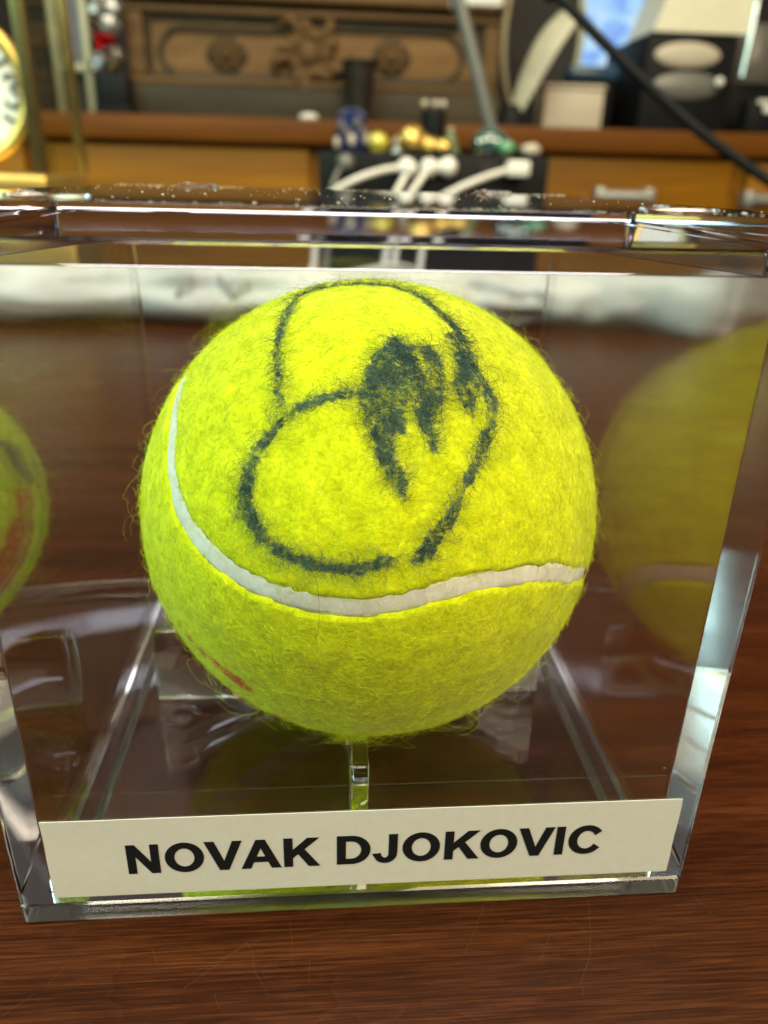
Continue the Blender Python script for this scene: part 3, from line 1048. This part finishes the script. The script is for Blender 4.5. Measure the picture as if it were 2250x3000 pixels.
# inner border of the panel, its dark tone standing for shadow outlines
a_, b_ = cpx(432, 100)[0], cpx(1408, 100)[0]
zb0, zb1 = zpl + 0.016, zt0 - 0.006
bm = bmesh.new()
for q0, q1 in (((a_, zb0), (b_, zb0)), ((b_, zb0), (b_, zb1)), ((b_, zb1), (a_, zb1)), ((a_, zb1), (a_, zb0))):
    add_tube(bm, [(q0[0], 0.010, q0[1]), (q1[0], 0.010, q1[1])], 0.0045, 8)
obj('panel_border', bm, PLINTH_AND_SHADOW, chest, 50)


def cartouche(px0, px1, py0, py1, side):
    x0, z0 = cpx(px0, py1)
    x1, z1 = cpx(px1, py0)
    h = (z1 - z0) / 2
    zc_ = (z0 + z1) / 2
    pts = []
    pts.append((x1 if side < 0 else x0, 0.010, z1))
    if side < 0:
        pts += [(x0 + h * 1.1, 0.010, z1)] + [(x0 + h * 0.62 - h * 0.62 * math.sin(math.radians(a)), 0.010, zc_ + h * 0.78 * math.cos(math.radians(a))) for a in range(10, 180, 20)] + [(x0 + h * 1.1, 0.010, z0), (x1, 0.010, z0)]
    else:
        pts += [(x1 - h * 1.1, 0.010, z1)] + [(x1 - h * 0.62 + h * 0.62 * math.sin(math.radians(a)), 0.010, zc_ + h * 0.78 * math.cos(math.radians(a))) for a in range(10, 180, 20)] + [(x1 - h * 1.1, 0.010, z0), (x0, 0.010, z0)]
    tube('cartouche_moulding', bez(pts, 4), 0.0045, PLINTH_AND_SHADOW, chest, 8)  # dark tone paints in the shadow outline of the moulding


cartouche(472, 845, 92, 218, -1)
cartouche(985, 1360, 100, 228, 1)


def rosette(px, py, rx, rz):
    x, z = cpx(px, py)
    bm = bmesh.new()
    for j in range(8):
        a = j * math.pi / 4
        L = Vector((math.cos(a) * rx, 0, math.sin(a) * rz))
        r = bmesh.ops.create_uvsphere(bm, u_segments=8, v_segments=6, radius=1.0)
        for v in r['verts']:
            c = v.co
            d = Vector((c.x * rx * 0.36, c.y * 0.006, c.z * rz * 0.22))
            d.rotate(Matrix.Rotation(-a, 3, 'Y'))
            v.co = Vector((x, 0.008, z)) + L * 0.58 + d
    r = bmesh.ops.create_uvsphere(bm, u_segments=10, v_segments=8, radius=1.0)
    for v in r['verts']:
        v.co = Vector((x + v.co.x * rx * 0.35, 0.006 + v.co.y * 0.010, z + v.co.z * rz * 0.35))
    obj('rosette', bm, CARVED, chest, 60)
    tube('rosette_rim', [(x + rx * math.cos(a) * (1 - 0.12 * math.sin(2 * a) ** 2), 0.011, z + rz * math.sin(a) * (1 - 0.12 * math.sin(2 * a) ** 2)) for a in [i * math.pi / 12 for i in range(24)]], 0.0035, PLINTH_AND_SHADOW, chest, 6, True)


rosette(662, 158, 0.031, 0.026)
rosette(1148, 168, 0.030, 0.026)
# central carved spray of leaves
bm = bmesh.new()
xm, zm = cpx(905, 158)
rd2 = random.Random(3)
for j in range(15):
    a = j / 15 * 2 * math.pi
    rr_ = 0.030 + 0.012 * (j % 3)
    p0 = Vector((xm + math.cos(a) * 0.012, 0.006, zm + math.sin(a) * 0.012))
    p1 = Vector((xm + math.cos(a) * rr_, 0.001, zm + math.sin(a) * rr_))
    p2 = Vector((xm + math.cos(a + 0.5) * rr_ * 1.3, 0.009, zm + math.sin(a + 0.5) * rr_ * 1.1))
    add_tube(bm, bez([p0, p1, p2], 5), [0.004, 0.006, 0.0075, 0.0085, 0.009, 0.009, 0.008, 0.0065, 0.005, 0.0035, 0.002][:11], 8)
r = bmesh.ops.create_uvsphere(bm, u_segments=12, v_segments=8, radius=0.02)
for v in r['verts']:
    v.co = Vector((xm + v.co.x, 0.004 + v.co.y * 0.7, zm + v.co.z))
obj('carved_leaves', bm, CARVED, chest, 60)

# ------------------------------------------------------------------ black hub with white cables, and the trinkets on it
BY = 0.86
bx0, bx1 = at(932, 470, BY).x, at(1612, 470, BY).x
zh = at(1250, 449, BY).z
hub = empty('black_hub', ((bx0 + bx1) / 2, BY, 0), 'long black box with sockets standing on the table in front of the counter', 'hub')
hcx = hub.location.x
bm = bmesh.new()
add_box(bm, (0, 0.06, zh / 2), (bx1 - bx0, 0.12, zh), 0.004)
obj('housing', bm, BLACK, hub, 40)
hp = lambda px, py: Vector((at(px, py, BY).x - hcx, 0, at(px, py, BY).z))
for px in (1010, 1180, 1250, 1318, 1425, 1510):
    c = hp(px, 492)
    bm = bmesh.new()
    add_box(bm, (c.x, -0.001, c.z), (0.020, 0.003, 0.012), 0.001)
    obj('socket', bm, DARK, hub, 40)
cables = [
    ('white cable with a round plug sweeping left from the black box', [(1190, 490), (1130, 497), (1050, 522), (975, 562), (930, 600)], WHITE, 0.026),
    ('white cable hanging straight down from the second socket of the black box', [(1196, 495), (1180, 530), (1158, 570), (1140, 620)], WHITE, 0.024),
    ('white cable with a round plug hanging beside a white plug end on the black box', [(1256, 492), (1240, 515), (1205, 565), (1170, 620)], WHITE, 0.024),
    ('white cable with a rectangular plug at the right end of the black box', [(1505, 495), (1440, 513), (1370, 540), (1300, 575), (1250, 610)], WHITE, 0.022),
    ('dim grey cable at the left end of the black box', [(1012, 478), (990, 505), (975, 545), (965, 600)], GREY, 0.018),
]
kk = scl(BY)
for i, (lab, pts, mat, w) in enumerate(cables):
    P = [at(px, py, BY - 0.014 - 0.012 * min(j, 2)) for j, (px, py) in enumerate(pts)]
    last = P[-1].copy()
    P.append(Vector((last.x - 0.01, BY - 0.06, 0.005)))
    P.append(Vector((last.x - 0.04, BY - 0.08, 0.004)))
    c = empty('usb_cable', P[0], lab, 'cable', 'cables plugged into the black box')
    q = bez([p - P[0] for p in P], 6)
    tube('cord', q, (0.0036 if mat is WHITE else 0.003), mat, c, 10)
    bm = bmesh.new()
    if i == 3:
        add_box(bm, (0.004, -0.002, 0), (0.026, 0.020, 0.017), 0.003)
    else:
        r = bmesh.ops.create_uvsphere(bm, u_segments=16, v_segments=10, radius=0.0105)
        for v in r['verts']:
            v.co.y *= 1.2
    obj('plug', bm, mat, c, 60)
p = at(1312, 490, BY - 0.008)
pe = empty('white_plug', p, 'short white plug end in the socket beside the round white plugs', 'plug')
bm = bmesh.new()
r = bmesh.ops.create_uvsphere(bm, u_segments=16, v_segments=10, radius=0.011)
add_box(bm, (-0.012, 0.002, 0), (0.026, 0.012, 0.012), 0.003)
obj('plug_body', bm, WHITE, pe, 60)

TY = BY + 0.045
zt = zh + 0.0004
kt = scl(TY)


def stand(px, z=zt, Y=TY):
    return Vector((at(px, 440, Y).x, Y, z))


def hgt(py, Y=TY, z=zt):
    return at(1150, py, Y).z - z


# blue patterned bottle
e = empty('blue_bottle', stand(1030), 'cobalt blue patterned china bottle at the left end of the black box', 'bottle')
h = hgt(322)
R = 50 * kt
lathe('body', [(0, 0), (R * .8, 0), (R * .95, .1 * h), (R, .35 * h), (R * .85, .6 * h), (R * .95, .82 * h), (R * .5, h), (0, h)], BLUE, e)
for j in range(7):
    a = -2.6 + j * 0.33
    bm = bmesh.new()
    r = bmesh.ops.create_uvsphere(bm, u_segments=8, v_segments=6, radius=1)
    for v in r['verts']:
        v.co = Vector((R * .98 * math.cos(a), R * .98 * math.sin(a), h * (0.2 + 0.55 * ((j * 37) % 10) / 10))) + Vector((v.co.x * .005, v.co.y * .004, v.co.z * .007))
    obj('pale_flower', bm, PURPLEGREY if j % 3 else BEIGE, e, 60)
# golden ball
e = empty('yellow_ornament', stand(1106), 'small glossy yellow ball ornament on the black box beside the blue bottle', 'ornament')
R = 36 * kt
lathe('body', [(0, 0), (R * .6, 0), (R * .95, R * .5), (R, R * .8), (R * .8, R * 1.25), (R * .35, R * 1.5), (0, R * 1.55)], YELLOWGLASS, e)
lathe('foot', [(0, 0.0003), (R * .75, 0.0003), (R * .75, R * .12), (0, R * .12)], OLD_BRASS, e)
# white figurine
e = empty('white_figurine', stand(1166), 'tiny white waisted figurine on the black box', 'figurine')
h, R = hgt(396), 19 * kt
lathe('body', [(0, 0), (R, 0), (R, .12 * h), (R * .55, .3 * h), (R * .5, .5 * h), (R * .85, .62 * h), (R * .6, .74 * h), (0, .75 * h)], WHITE, e)
lathe('head', [(0, 0), (R * .55, .06 * h), (R * .6, .14 * h), (0, .25 * h)], WHITE, e, (0, 0, .75 * h))
# gold nugget
e = empty('gold_nugget', stand(1245, zt, TY - 0.025), 'lumpy shiny gold nugget in front of the black jar', 'ornament')
bm = bmesh.new()
for dx, r0, sz in ((-0.016, 0.017, 0.9), (0.006, 0.012, 0.8), (0.020, 0.013, 0.7), (-0.004, 0.010, 1.2)):
    r = bmesh.ops.create_icosphere(bm, subdivisions=3, radius=r0)
    for v in r['verts']:
        f = 1 + 0.14 * math.sin(v.co.x * 420 + dx * 900) * math.cos(v.co.z * 510)
        v.co = Vector((v.co.x * f + dx, v.co.y * f, max(-0.0, v.co.z * sz * f + r0 * sz * 0.85)))
obj('lump', bm, GOLD, e, 60)
# black jar with three beads on top
e = empty('black_jar', stand(1266, zt, TY + 0.02), 'tall black jar with three pale beads on its rim', 'jar')
h, R = hgt(318, TY + 0.02), 37 * kt
lathe('body', [(0, 0), (R * .9, 0), (R, .1 * h), (R, .85 * h), (R * .92, h), (0, h)], BLACK, e)
for dx in (-0.9, 0.05, 0.75):
    bm = bmesh.new()
    bmesh.ops.create_uvsphere(bm, u_segments=12, v_segments=8, radius=0.0042)
    o = obj('bead', bm, BEIGE, e, 60)
    o.location = (dx * R * .9, -R * .4, h + 0.006)
# moss cone
e = empty('green_cone', stand(1318, zt, TY - 0.01), 'moss green cone ornament with a pale tip beside the black jar', 'ornament')
h, R = hgt(370), 30 * kt
lathe('body', [(0, 0), (R, 0), (R * .95, .15 * h), (R * .55, .6 * h), (R * .3, .88 * h), (0, .9 * h)], MOSS, e)
lathe('tip', [(0, 0), (R * .32, .03 * h), (R * .25, .1 * h), (0, .12 * h)], BEIGE, e, (0, 0, .89 * h))
# teal dome
e = empty('teal_dome', stand(1432), 'glossy teal domed ornament with a silver ring on the black box', 'ornament')
h, R = hgt(366), 57 * kt
lathe('dome', [(R * .9, .22 * h), (R, .35 * h), (R * .95, .55 * h), (R * .75, .8 * h), (R * .4, .96 * h), (0, h)], TEAL, e)
lathe('ring', [(0, 0), (R * .8, 0), (R * .95, .08 * h), (R * .95, .2 * h), (0, .21 * h)], CHROME, e)
for a, zf in ((-2.1, .5), (-1.75, .55), (-1.3, .5), (-2.4, .45)):
    bm = bmesh.new()
    bmesh.ops.create_uvsphere(bm, u_segments=10, v_segments=8, radius=0.0035)
    o = obj('bead', bm, CHROME, e, 60)
    o.location = (R * .93 * math.cos(a), R * .93 * math.sin(a), zf * h)
# mint ball
e = empty('mint_ornament', stand(1482, zt, TY - 0.035), 'small pale green ball ornament in front of the teal dome', 'ornament')
R = 30 * kt
lathe('body', [(0, 0), (R * .6, 0), (R, R * .6), (R * .9, R * 1.0), (R * .4, R * 1.3), (0, R * 1.36)], MINT, e)
lathe('foot', [(0, 0.0003), (R * .75, 0.0003), (R * .75, R * .12), (0, R * .12)], OLD_BRASS, e)
# little beige pebble
e = empty('beige_pebble', stand(1555), 'small beige pebble at the right end of the black box', 'pebble')
bm = bmesh.new()
bmesh.ops.create_icosphere(bm, subdivisions=2, radius=0.013)
for v in bm.verts:
    v.co = Vector((v.co.x, v.co.y * .8, v.co.z * .6 + 0.0075 + 0.001 * math.sin(v.co.x * 400)))
o = obj('stone', bm, BEIGE, e, 60)

# lamp on a leaning grey pole behind the trinkets
p0, p1 = at(1438, 372, BY + 0.10), at(1338, -25, BY + 0.10)
e = empty('pole_lamp', (p0.x, p0.y, zh), 'thin leaning grey pole with a white head above the trinkets', 'lamp')
pb = Vector((0, 0, 0.006))
tube('pole', [pb, p0 - e.location, p1 - e.location], 0.0085, GREY, e, 12)
lathe('foot', [(0, 0.0005), (0.022, 0.0005), (0.022, 0.006), (0.011, 0.012), (0, 0.012)], GREY, e)
hc = at(1398, -45, BY + 0.115) - e.location
bm = bmesh.new()
add_box(bm, hc, (0.062, 0.04, 0.052), 0.006)
obj('lamp_head', bm, WHITE, e, 40)

# flared dark vase on the counter
VY = CY + 0.045
e = empty('dark_vase', (at(1052, 330, VY).x, VY, zc), 'dark bronze vase flaring to a wide mouth in front of the carved chest', 'vase')
h, kv = at(1052, 186, VY).z - zc, scl(VY)
lathe('body', [(0, 0), (30 * kv, 0), (32 * kv, .08 * h), (34 * kv, .35 * h), (42 * kv, .6 * h), (48 * kv, .9 * h), (51 * kv, h), (46 * kv, h), (40 * kv, .6 * h), (0, .3 * h)], BRONZE, e)
lathe('rim', [(48 * kv, 0), (53 * kv, 0.001), (53 * kv, .06 * h), (48 * kv, .065 * h)], BLACK, e, (0, 0, h * .98))
e = empty('white_button', (at(905, 330, VY).x, CY + 0.03, zc), 'small white button lying on the counter in front of the chest', 'button')
lathe('disc', [(0, 0), (0.014, 0), (0.016, .004), (0.012, .009), (0, .011)], WHITE, e)

# ------------------------------------------------------------------ right side of the counter
MY = 1.40


def cnt(px, Y):
    return Vector((at(px, 350, Y).x, Y, zc))


def rect(px0, py0, px1, py1, Y):
    a, b = at(px0, (py0 + py1) / 2, Y), at(px1, (py0 + py1) / 2, Y)
    t, u_ = at((px0 + px1) / 2, py0, Y), at((px0 + px1) / 2, py1, Y)
    return a.x, b.x, u_.z, t.z


# machine with a cream lid
e = empty('label_machine', cnt(1998, MY), 'black machine with a rounded cream lid and two oval panels on the counter', 'machine')
x0, x1, z0, z1 = rect(1866, 96, 2130, 372, MY)
bm = bmesh.new()
add_box(bm, (0, 0.11, (z1 - zc) / 2), (x1 - x0, 0.22, z1 - zc), 0.006)
obj('housing', bm, BLACK, e, 40)
zl = z1 - zc + 0.0006
bm = bmesh.new()
w = x1 - x0
out = [(-w / 2 + 0.004, 0)] + [(-w / 2 + 0.014, 0.03), (-w / 2 + 0.036, 0.10)] + [(w / 2 - 0.035 + 0.045 * math.cos(a), 0.06 + 0.05 * math.sin(a)) for a in [math.pi / 2 - i * math.pi / 12 for i in range(7)]] + [(w / 2 + 0.010, 0)]
prism(bm, [(a, zl + b) for a, b in out], -0.004, 0.12)
obj('lid', bm, CREAM, e, 50)
tube('lid_trim', bez([(w / 2 + 0.012, -0.006, zl - 0.065), (w / 2 + 0.014, -0.006, zl + 0.02), (w / 2 + 0.010, -0.006, zl + 0.065), (w / 2 - 0.02, -0.006, zl + 0.108)], 5), 0.006, CHROME, e, 8)
for (px, py, rx, ry, mt) in ((2015, 162, 100, 34, BEIGE), (2012, 252, 105, 38, GREY)):
    c = at(px, py, MY) - e.location
    km = scl(MY)
    bm = bmesh.new()
    r = bmesh.ops.create_uvsphere(bm, u_segments=28, v_segments=12, radius=1)
    for v in r['verts']:
        v.co = Vector((c.x + v.co.x * rx * km, c.y + v.co.y * 0.008, c.z + v.co.z * ry * km))
    obj('oval_panel', bm, mt, e, 60)
c = at(2098, 243, MY) - e.location
bm = bmesh.new()
bmesh.ops.create_uvsphere(bm, u_segments=12, v_segments=8, radius=0.008)
o = obj('button', bm, WHITE, e, 60)
o.location = (c.x, -0.012, c.z)
# white card box
WY = 1.34
x0, x1, z0, z1 = rect(1592, 246, 1772, 371, WY)
e = empty('white_box', ((x0 + x1) / 2, WY, zc), 'small off white card box standing on the counter edge', 'box')
hh = z1 - zc
bm = bmesh.new()
add_box(bm, (0, 0.03, hh * 0.44), (x1 - x0 - 0.004, 0.056, hh * 0.88), 0.003)
obj('body', bm, BEIGE, e, 40)
bm = bmesh.new()
add_box(bm, (0, 0.03, hh * 0.945), (x1 - x0, 0.060, hh * 0.11), 0.003)
obj('lid', bm, BEIGE, e, 40)
# slate tray and black block
x0, x1, z0, z1 = rect(1668, 192, 1816, 236, 1.43)
e = empty('slate_tray', ((x0 + x1) / 2, 1.43, zc), 'dark slate blue paper tray raised on a black stand behind the white box', 'tray')
bm = bmesh.new()
add_box(bm, (0, 0.07, (z0 - zc) / 2), ((x1 - x0) * 0.9, 0.12, z0 - zc), 0.002)
obj('stand', bm, BLACK, e, 40)
bm = bmesh.new()
add_box(bm, (0, 0.07, (z0 + z1) / 2 - zc + 0.0005), (x1 - x0, 0.14, z1 - z0), 0.008)
obj('tray_body', bm, SLATEBLUE, e, 40)
# bright monitor at the back
SC = NT('lit_screen')
sv_ = SC.noise(SC.coord((1, 1, 1)), 26, 3, 0.5, 0.6)
em = SC.n('ShaderNodeEmission')
SC.l(SC.ramp(sv_, [(0.36, (0.26, 0.44, 0.95)), (0.48, (0.38, 0.68, 1.0)), (0.66, (0.68, 0.86, 1.0))]), em.inputs['Color'])
em.inputs['Strength'].default_value = 1.0
SC.l(em.outputs[0], SC.out.inputs['Surface'])
x0, x1, z0, z1 = rect(1655, -60, 1905, 196, 1.62)
e = empty('monitor', ((x0 + x1) / 2, 1.62, zc), 'lit pale blue computer screen glowing behind the machine', 'monitor')
bm = bmesh.new()
add_box(bm, (0, 0.02, (z0 + z1) / 2 - zc), (x1 - x0 + 0.03, 0.03, z1 - z0 + 0.03), 0.005)
obj('casing', bm, BLACK, e, 40)
bm = bmesh.new()
add_box(bm, (0, 0.003, (z0 + z1) / 2 - zc), (x1 - x0, 0.003, z1 - z0))
obj('screen', bm, SC.m, e)
bm = bmesh.new()
add_box(bm, (0, 0.03, (z0 - zc) / 2), (0.05, 0.03, z0 - zc - 0.014), 0.004)
add_box(bm, (0, 0.03, 0.006), (0.16, 0.12, 0.010), 0.003)
obj('stand', bm, BLACK, e, 40)
# black block beside the screen
x0, x1, z0, z1 = rect(1596, 145, 1690, 250, 1.52)
e = empty('black_block', ((x0 + x1) / 2, 1.52, zc), 'black upright box just below the lit screen', 'box')
bm = bmesh.new()
add_box(bm, (0, 0.02, (z1 - zc) / 2), (x1 - x0, 0.04, z1 - zc), 0.004)
obj('body', bm, BLACK, e, 40)
bm = bmesh.new()
add_box(bm, (0, -0.002, (z1 - zc) * 0.8), ((x1 - x0) * 0.7, 0.004, 0.02), 0.001)
obj('front_plate', bm, SLATEBLUE, e, 40)
# tall black oval tray with metal rim
TYY = 1.46
c = at(1590, 110, TYY)
rx_, rz_ = 112 * scl(TYY), c.z - zc - 0.002
e = empty('oval_tray', (c.x, TYY, zc), 'black oval tray with a bright metal rim standing upright beside the chest', 'tray')
pts = [(rx_ * math.cos(a), 0, rz_ + rz_ * math.sin(a)) for a in [i * math.pi / 24 for i in range(48)]]
bm = bmesh.new()
prism(bm, [(p[0] * .97, p[2]) for p in [(q[0], 0, rz_ + (q[2] - rz_) * .97) for q in pts]], 0.0, 0.006)
obj('plate', bm, DARK, e, 40)
tube('rim', [(p[0], 0.002, p[2] + 0.004) for p in pts], 0.006, FRAMEGREY, e, 8, True)
# cream plume
PADDLE = plain('aged_cream', (0.40, 0.37, 0.27), 0.45, 0, 0.25, 18)
FY = 1.30
P = [at(px, py, FY) for px, py in ((1496, 362), (1520, 305), (1560, 215), (1612, 120), (1668, 48))]
e = empty('cream_paddle', (P[0].x, FY, zc), 'curved cream paddle rising from a small black stand on the counter', 'paddle')
q = bez([p - e.location for p in P], 6)
nq = len(q)
tube('blade', q, [0.008 + 0.020 * math.sin(min(1, i / nq * 1.05) ** 1.2 * math.pi * 0.72) for i in range(nq)], PADDLE, e, 14, False, (1, 0.35))
lathe('stand', [(0, 0.0004), (0.026, 0.0004), (0.026, 0.012), (0.014, 0.03), (0.012, 0.034), (0, 0.034)], BLACK, e)
# grey canister and dark box at far right
GY = 1.48
x0, x1, z0, z1 = rect(2128, 58, 2330, 245, GY)
e = empty('grey_canister', ((x0 + x1) / 2, GY + 0.06, zc), 'grey rounded canister on a dark block at the far right of the counter', 'canister')
R = (x1 - x0) / 2
bm = bmesh.new()
add_box(bm, (0, 0, (z0 - zc) / 2), (R * 1.9, R * 1.6, z0 - zc), 0.004)
obj('block', bm, BLACK, e, 40)
lathe('body', [(0, 0), (R * .9, 0), (R, 0.02), (R, (z1 - z0) * .75), (R * .8, (z1 - z0) * .95), (0, z1 - z0)], GREY, e, (0, 0, z0 - zc + .0005))
e = empty('white_switch', cnt(2245, 1.36), 'small white and black switch box in front of the grey canister', 'switch')
bm = bmesh.new()
add_box(bm, (0, 0.02, 0.03), (0.07, 0.04, 0.06), 0.004)
obj('body', bm, BLACK, e, 40)
bm = bmesh.new()
add_box(bm, (0.008, -0.001, 0.045), (0.034, 0.006, 0.012), 0.002)
add_box(bm, (-0.01, -0.001, 0.056), (0.024, 0.006, 0.006), 0.001)
obj('white_key', bm, WHITE, e, 40)

# ------------------------------------------------------------------ black cord crossing at the right
P = [at(px, py, Y) for px, py, Y in ((1560, -140, .50), (1655, 5, .47), (1850, 205, .45), (2050, 385, .43), (2260, 535, .41), (2420, 640, .39))]
P += [Vector((P[-1].x + 0.06, 0.37, 0.03)), Vector((P[-1].x + 0.12, 0.36, 0.004)), Vector((P[-1].x + 0.25, 0.38, 0.004))]
P = [P[0] + Vector((-0.08, 0.02, 0.22))] + P
cord = tube('power_cord', bez(P, 8), 0.0034, RUBBER, None, 10)
tag(cord, 'thick black power cord slanting down across the right side of the view', 'cord')

# ------------------------------------------------------------------ brass clock at the left
KY = 0.42
kc = scl(KY)
pr = at(92, 300, KY)
clock = empty('brass_clock', (pr.x, KY, 0), 'glass sided brass mantel clock with a round white dial at the left', 'clock')
zb = at(60, 512, KY).z
W_, D_ = 0.150, 0.085
zt_ = zb + 0.205


def kbox(name, c, s, mat, bev=0.001, parent=clock):
    bm = bmesh.new()
    add_box(bm, c, s, bev)
    return obj(name, bm, mat, parent, 40)


kbox('plinth', (-W_ / 2, D_ / 2, (zb - 0.012) / 2), (W_ + 0.016, D_ + 0.016, zb - 0.012), GOLD, 0.004)
kbox('ledge', (-W_ / 2, D_ / 2, zb - 0.0055), (W_ + 0.006, D_ + 0.006, 0.012), GOLD, 0.003)
kbox('inner_pillar', (-0.010, 0.03, zb + 0.014), (0.006, 0.006, 0.027), GOLD, 0.001)
kbox('cap', (-W_ / 2, D_ / 2, zt_ + 0.010), (W_ + 0.012, D_ + 0.012, 0.018), GOLD, 0.004)
for x in (0.0, -W_):
    for y in (0.0, D_):
        kbox('post', (x, y, (zb + zt_) / 2 + 0.0008), (0.0075, 0.0075, zt_ - zb - 0.001), OLD_BRASS, 0.0012)
kbox('side_pane', (0.0, D_ / 2, (zb + zt_) / 2), (0.002, D_ - 0.009, zt_ - zb - 0.002), CLOCK_GLASS, 0)
kbox('side_pane', (-W_, D_ / 2, (zb + zt_) / 2), (0.002, D_ - 0.009, zt_ - zb - 0.002), CLOCK_GLASS, 0)
dc = at(-112, 262, KY + 0.012) - clock.location
RD = 172 * scl(KY + 0.012)
bm = bmesh.new()
add_lathe(bm, [(0, -0.004), (RD, -0.004), (RD, 0.0), (RD * .985, 0.0015), (0, 0.0015)], (0, 0, 0), 64)
for v in bm.verts:
    v.co = Vector((dc.x + v.co.x, dc.y - v.co.z, dc.z + v.co.y))
dial = obj('dial', bm, DIALWHITE, clock, 40)
tube('bezel', [(dc.x + RD * 1.03 * math.cos(a), dc.y - 0.001, dc.z + RD * 1.03 * math.sin(a)) for a in [i * math.pi / 32 for i in range(64)]], 0.0045, GOLD, clock, 8, True)
# arabic numeral three and hour strokes
nx_, nz_ = dc.x + RD * 0.80, dc.z
bm = bmesh.new()
add_tube(bm, bez([(nx_ - .004, dc.y - .0022, nz_ + .0065), (nx_, dc.y - .0022, nz_ + .0085), (nx_ + .0042, dc.y - .0022, nz_ + .0055), (nx_, dc.y - .0022, nz_ + .0008), (nx_ + .005, dc.y - .0022, nz_ - .004), (nx_, dc.y - .0022, nz_ - .0085), (nx_ - .0048, dc.y - .0022, nz_ - .006)], 5), 0.0013, 6)
obj('numeral', bm, GREY, dial, 60)
for a in (math.radians(30), math.radians(-30), math.radians(60), math.radians(-60)):
    bm = bmesh.new()
    ca, sa = math.cos(a), math.sin(a)
    add_tube(bm, [(dc.x + RD * .72 * ca, dc.y - .0022, dc.z + RD * .72 * sa), (dc.x + RD * .90 * ca, dc.y - .0022, dc.z + RD * .90 * sa)], 0.0014, 6)
    obj('hour_stroke', bm, GREY, dial, 60)

# ------------------------------------------------------------------ things behind the clock
x0, x1, z0, z1 = rect(140, -60, 262, 320, 1.30)
e = empty('small_frame', ((x0 + x1) / 2, 1.30, zc), 'pale upright picture frame with violet grey picture, seen behind the clock', 'picture frame')
H_, Wd = z1 - zc, x1 - x0
for s in (-1, 1):
    bm = bmesh.new()
    add_box(bm, (s * (Wd / 2 - 0.007), 0.01, H_ / 2), (0.012, 0.016, H_), 0.003)
    obj('frame_side', bm, FRAMEGREY, e, 40)
bm = bmesh.new()
add_box(bm, (0, 0.01, H_ * 0.36), (Wd - 0.0265, 0.014, 0.012), 0.003)
obj('frame_rail', bm, FRAMEGREY, e, 40)
bm = bmesh.new()
add_box(bm, (0, 0.016, H_ * 0.69), (Wd - 0.027, 0.003, H_ * 0.60))
obj('picture', bm, PURPLEGREY, e)
bm = bmesh.new()
add_box(bm, (0, 0.020, H_ * 0.175), (Wd - 0.027, 0.003, H_ * 0.33))
obj('lower_panel', bm, DARK, e)
x0, x1, z0, z1 = rect(276, 212, 372, 322, 1.28)
e = empty('black_stand', ((x0 + x1) / 2, 1.28, zc), 'black block carrying the crystal ornament beside the carved chest', 'stand')
hs = z1 - zc
bm = bmesh.new()
add_box(bm, (0, 0.04, hs / 2), (x1 - x0, 0.07, hs), 0.004)
obj('block', bm, BLACK, e, 40)
bm = bmesh.new()
add_box(bm, (0, 0.04, 0.006), (x1 - x0 + 0.006, 0.076, 0.011), 0.002)
obj('foot', bm, BLACK, e, 40)
c = at(308, 205, 1.32)
e = empty('crystal_ornament', (c.x, 1.32, zc + hs + 0.001), 'sparkling clear and red cut crystal ornament with silver beads as its highlights on the black block', 'ornament')
rd3 = random.Random(9)
ks = scl(1.32)
for px, py, r0, mt in ((270, 28, 26, SILVER), (335, 30, 30, SILVER), (270, 85, 30, CRYSTAL), (330, 78, 32, SILVER), (322, 108, 28, RED_CRYSTAL), (300, 120, 20, RED_CRYSTAL), (270, 175, 22, SILVER), (315, 178, 26, GOLD), (345, 165, 22, CRYSTAL), (305, -25, 34, CRYSTAL), (325, 140, 20, SILVER), (300, 198, 34, CRYSTAL)):  # silver beads put white highlights into the crystal
    p = at(px, py, 1.32) - e.location
    bm = bmesh.new()
    bmesh.ops.create_icosphere(bm, subdivisions=1, radius=r0 * ks)
    R3 = Matrix.Rotation(rd3.uniform(0, 3), 3, 'Z') @ Matrix.Rotation(rd3.uniform(0, 3), 3, 'X')
    for v in bm.verts:
        v.co = R3 @ v.co + Vector((p.x, rd3.uniform(-0.004, 0.004) * 0, p.z))
    o = obj('facet_bead', bm, mt, e)
    o.location.y = rd3.uniform(-0.02, 0.02)
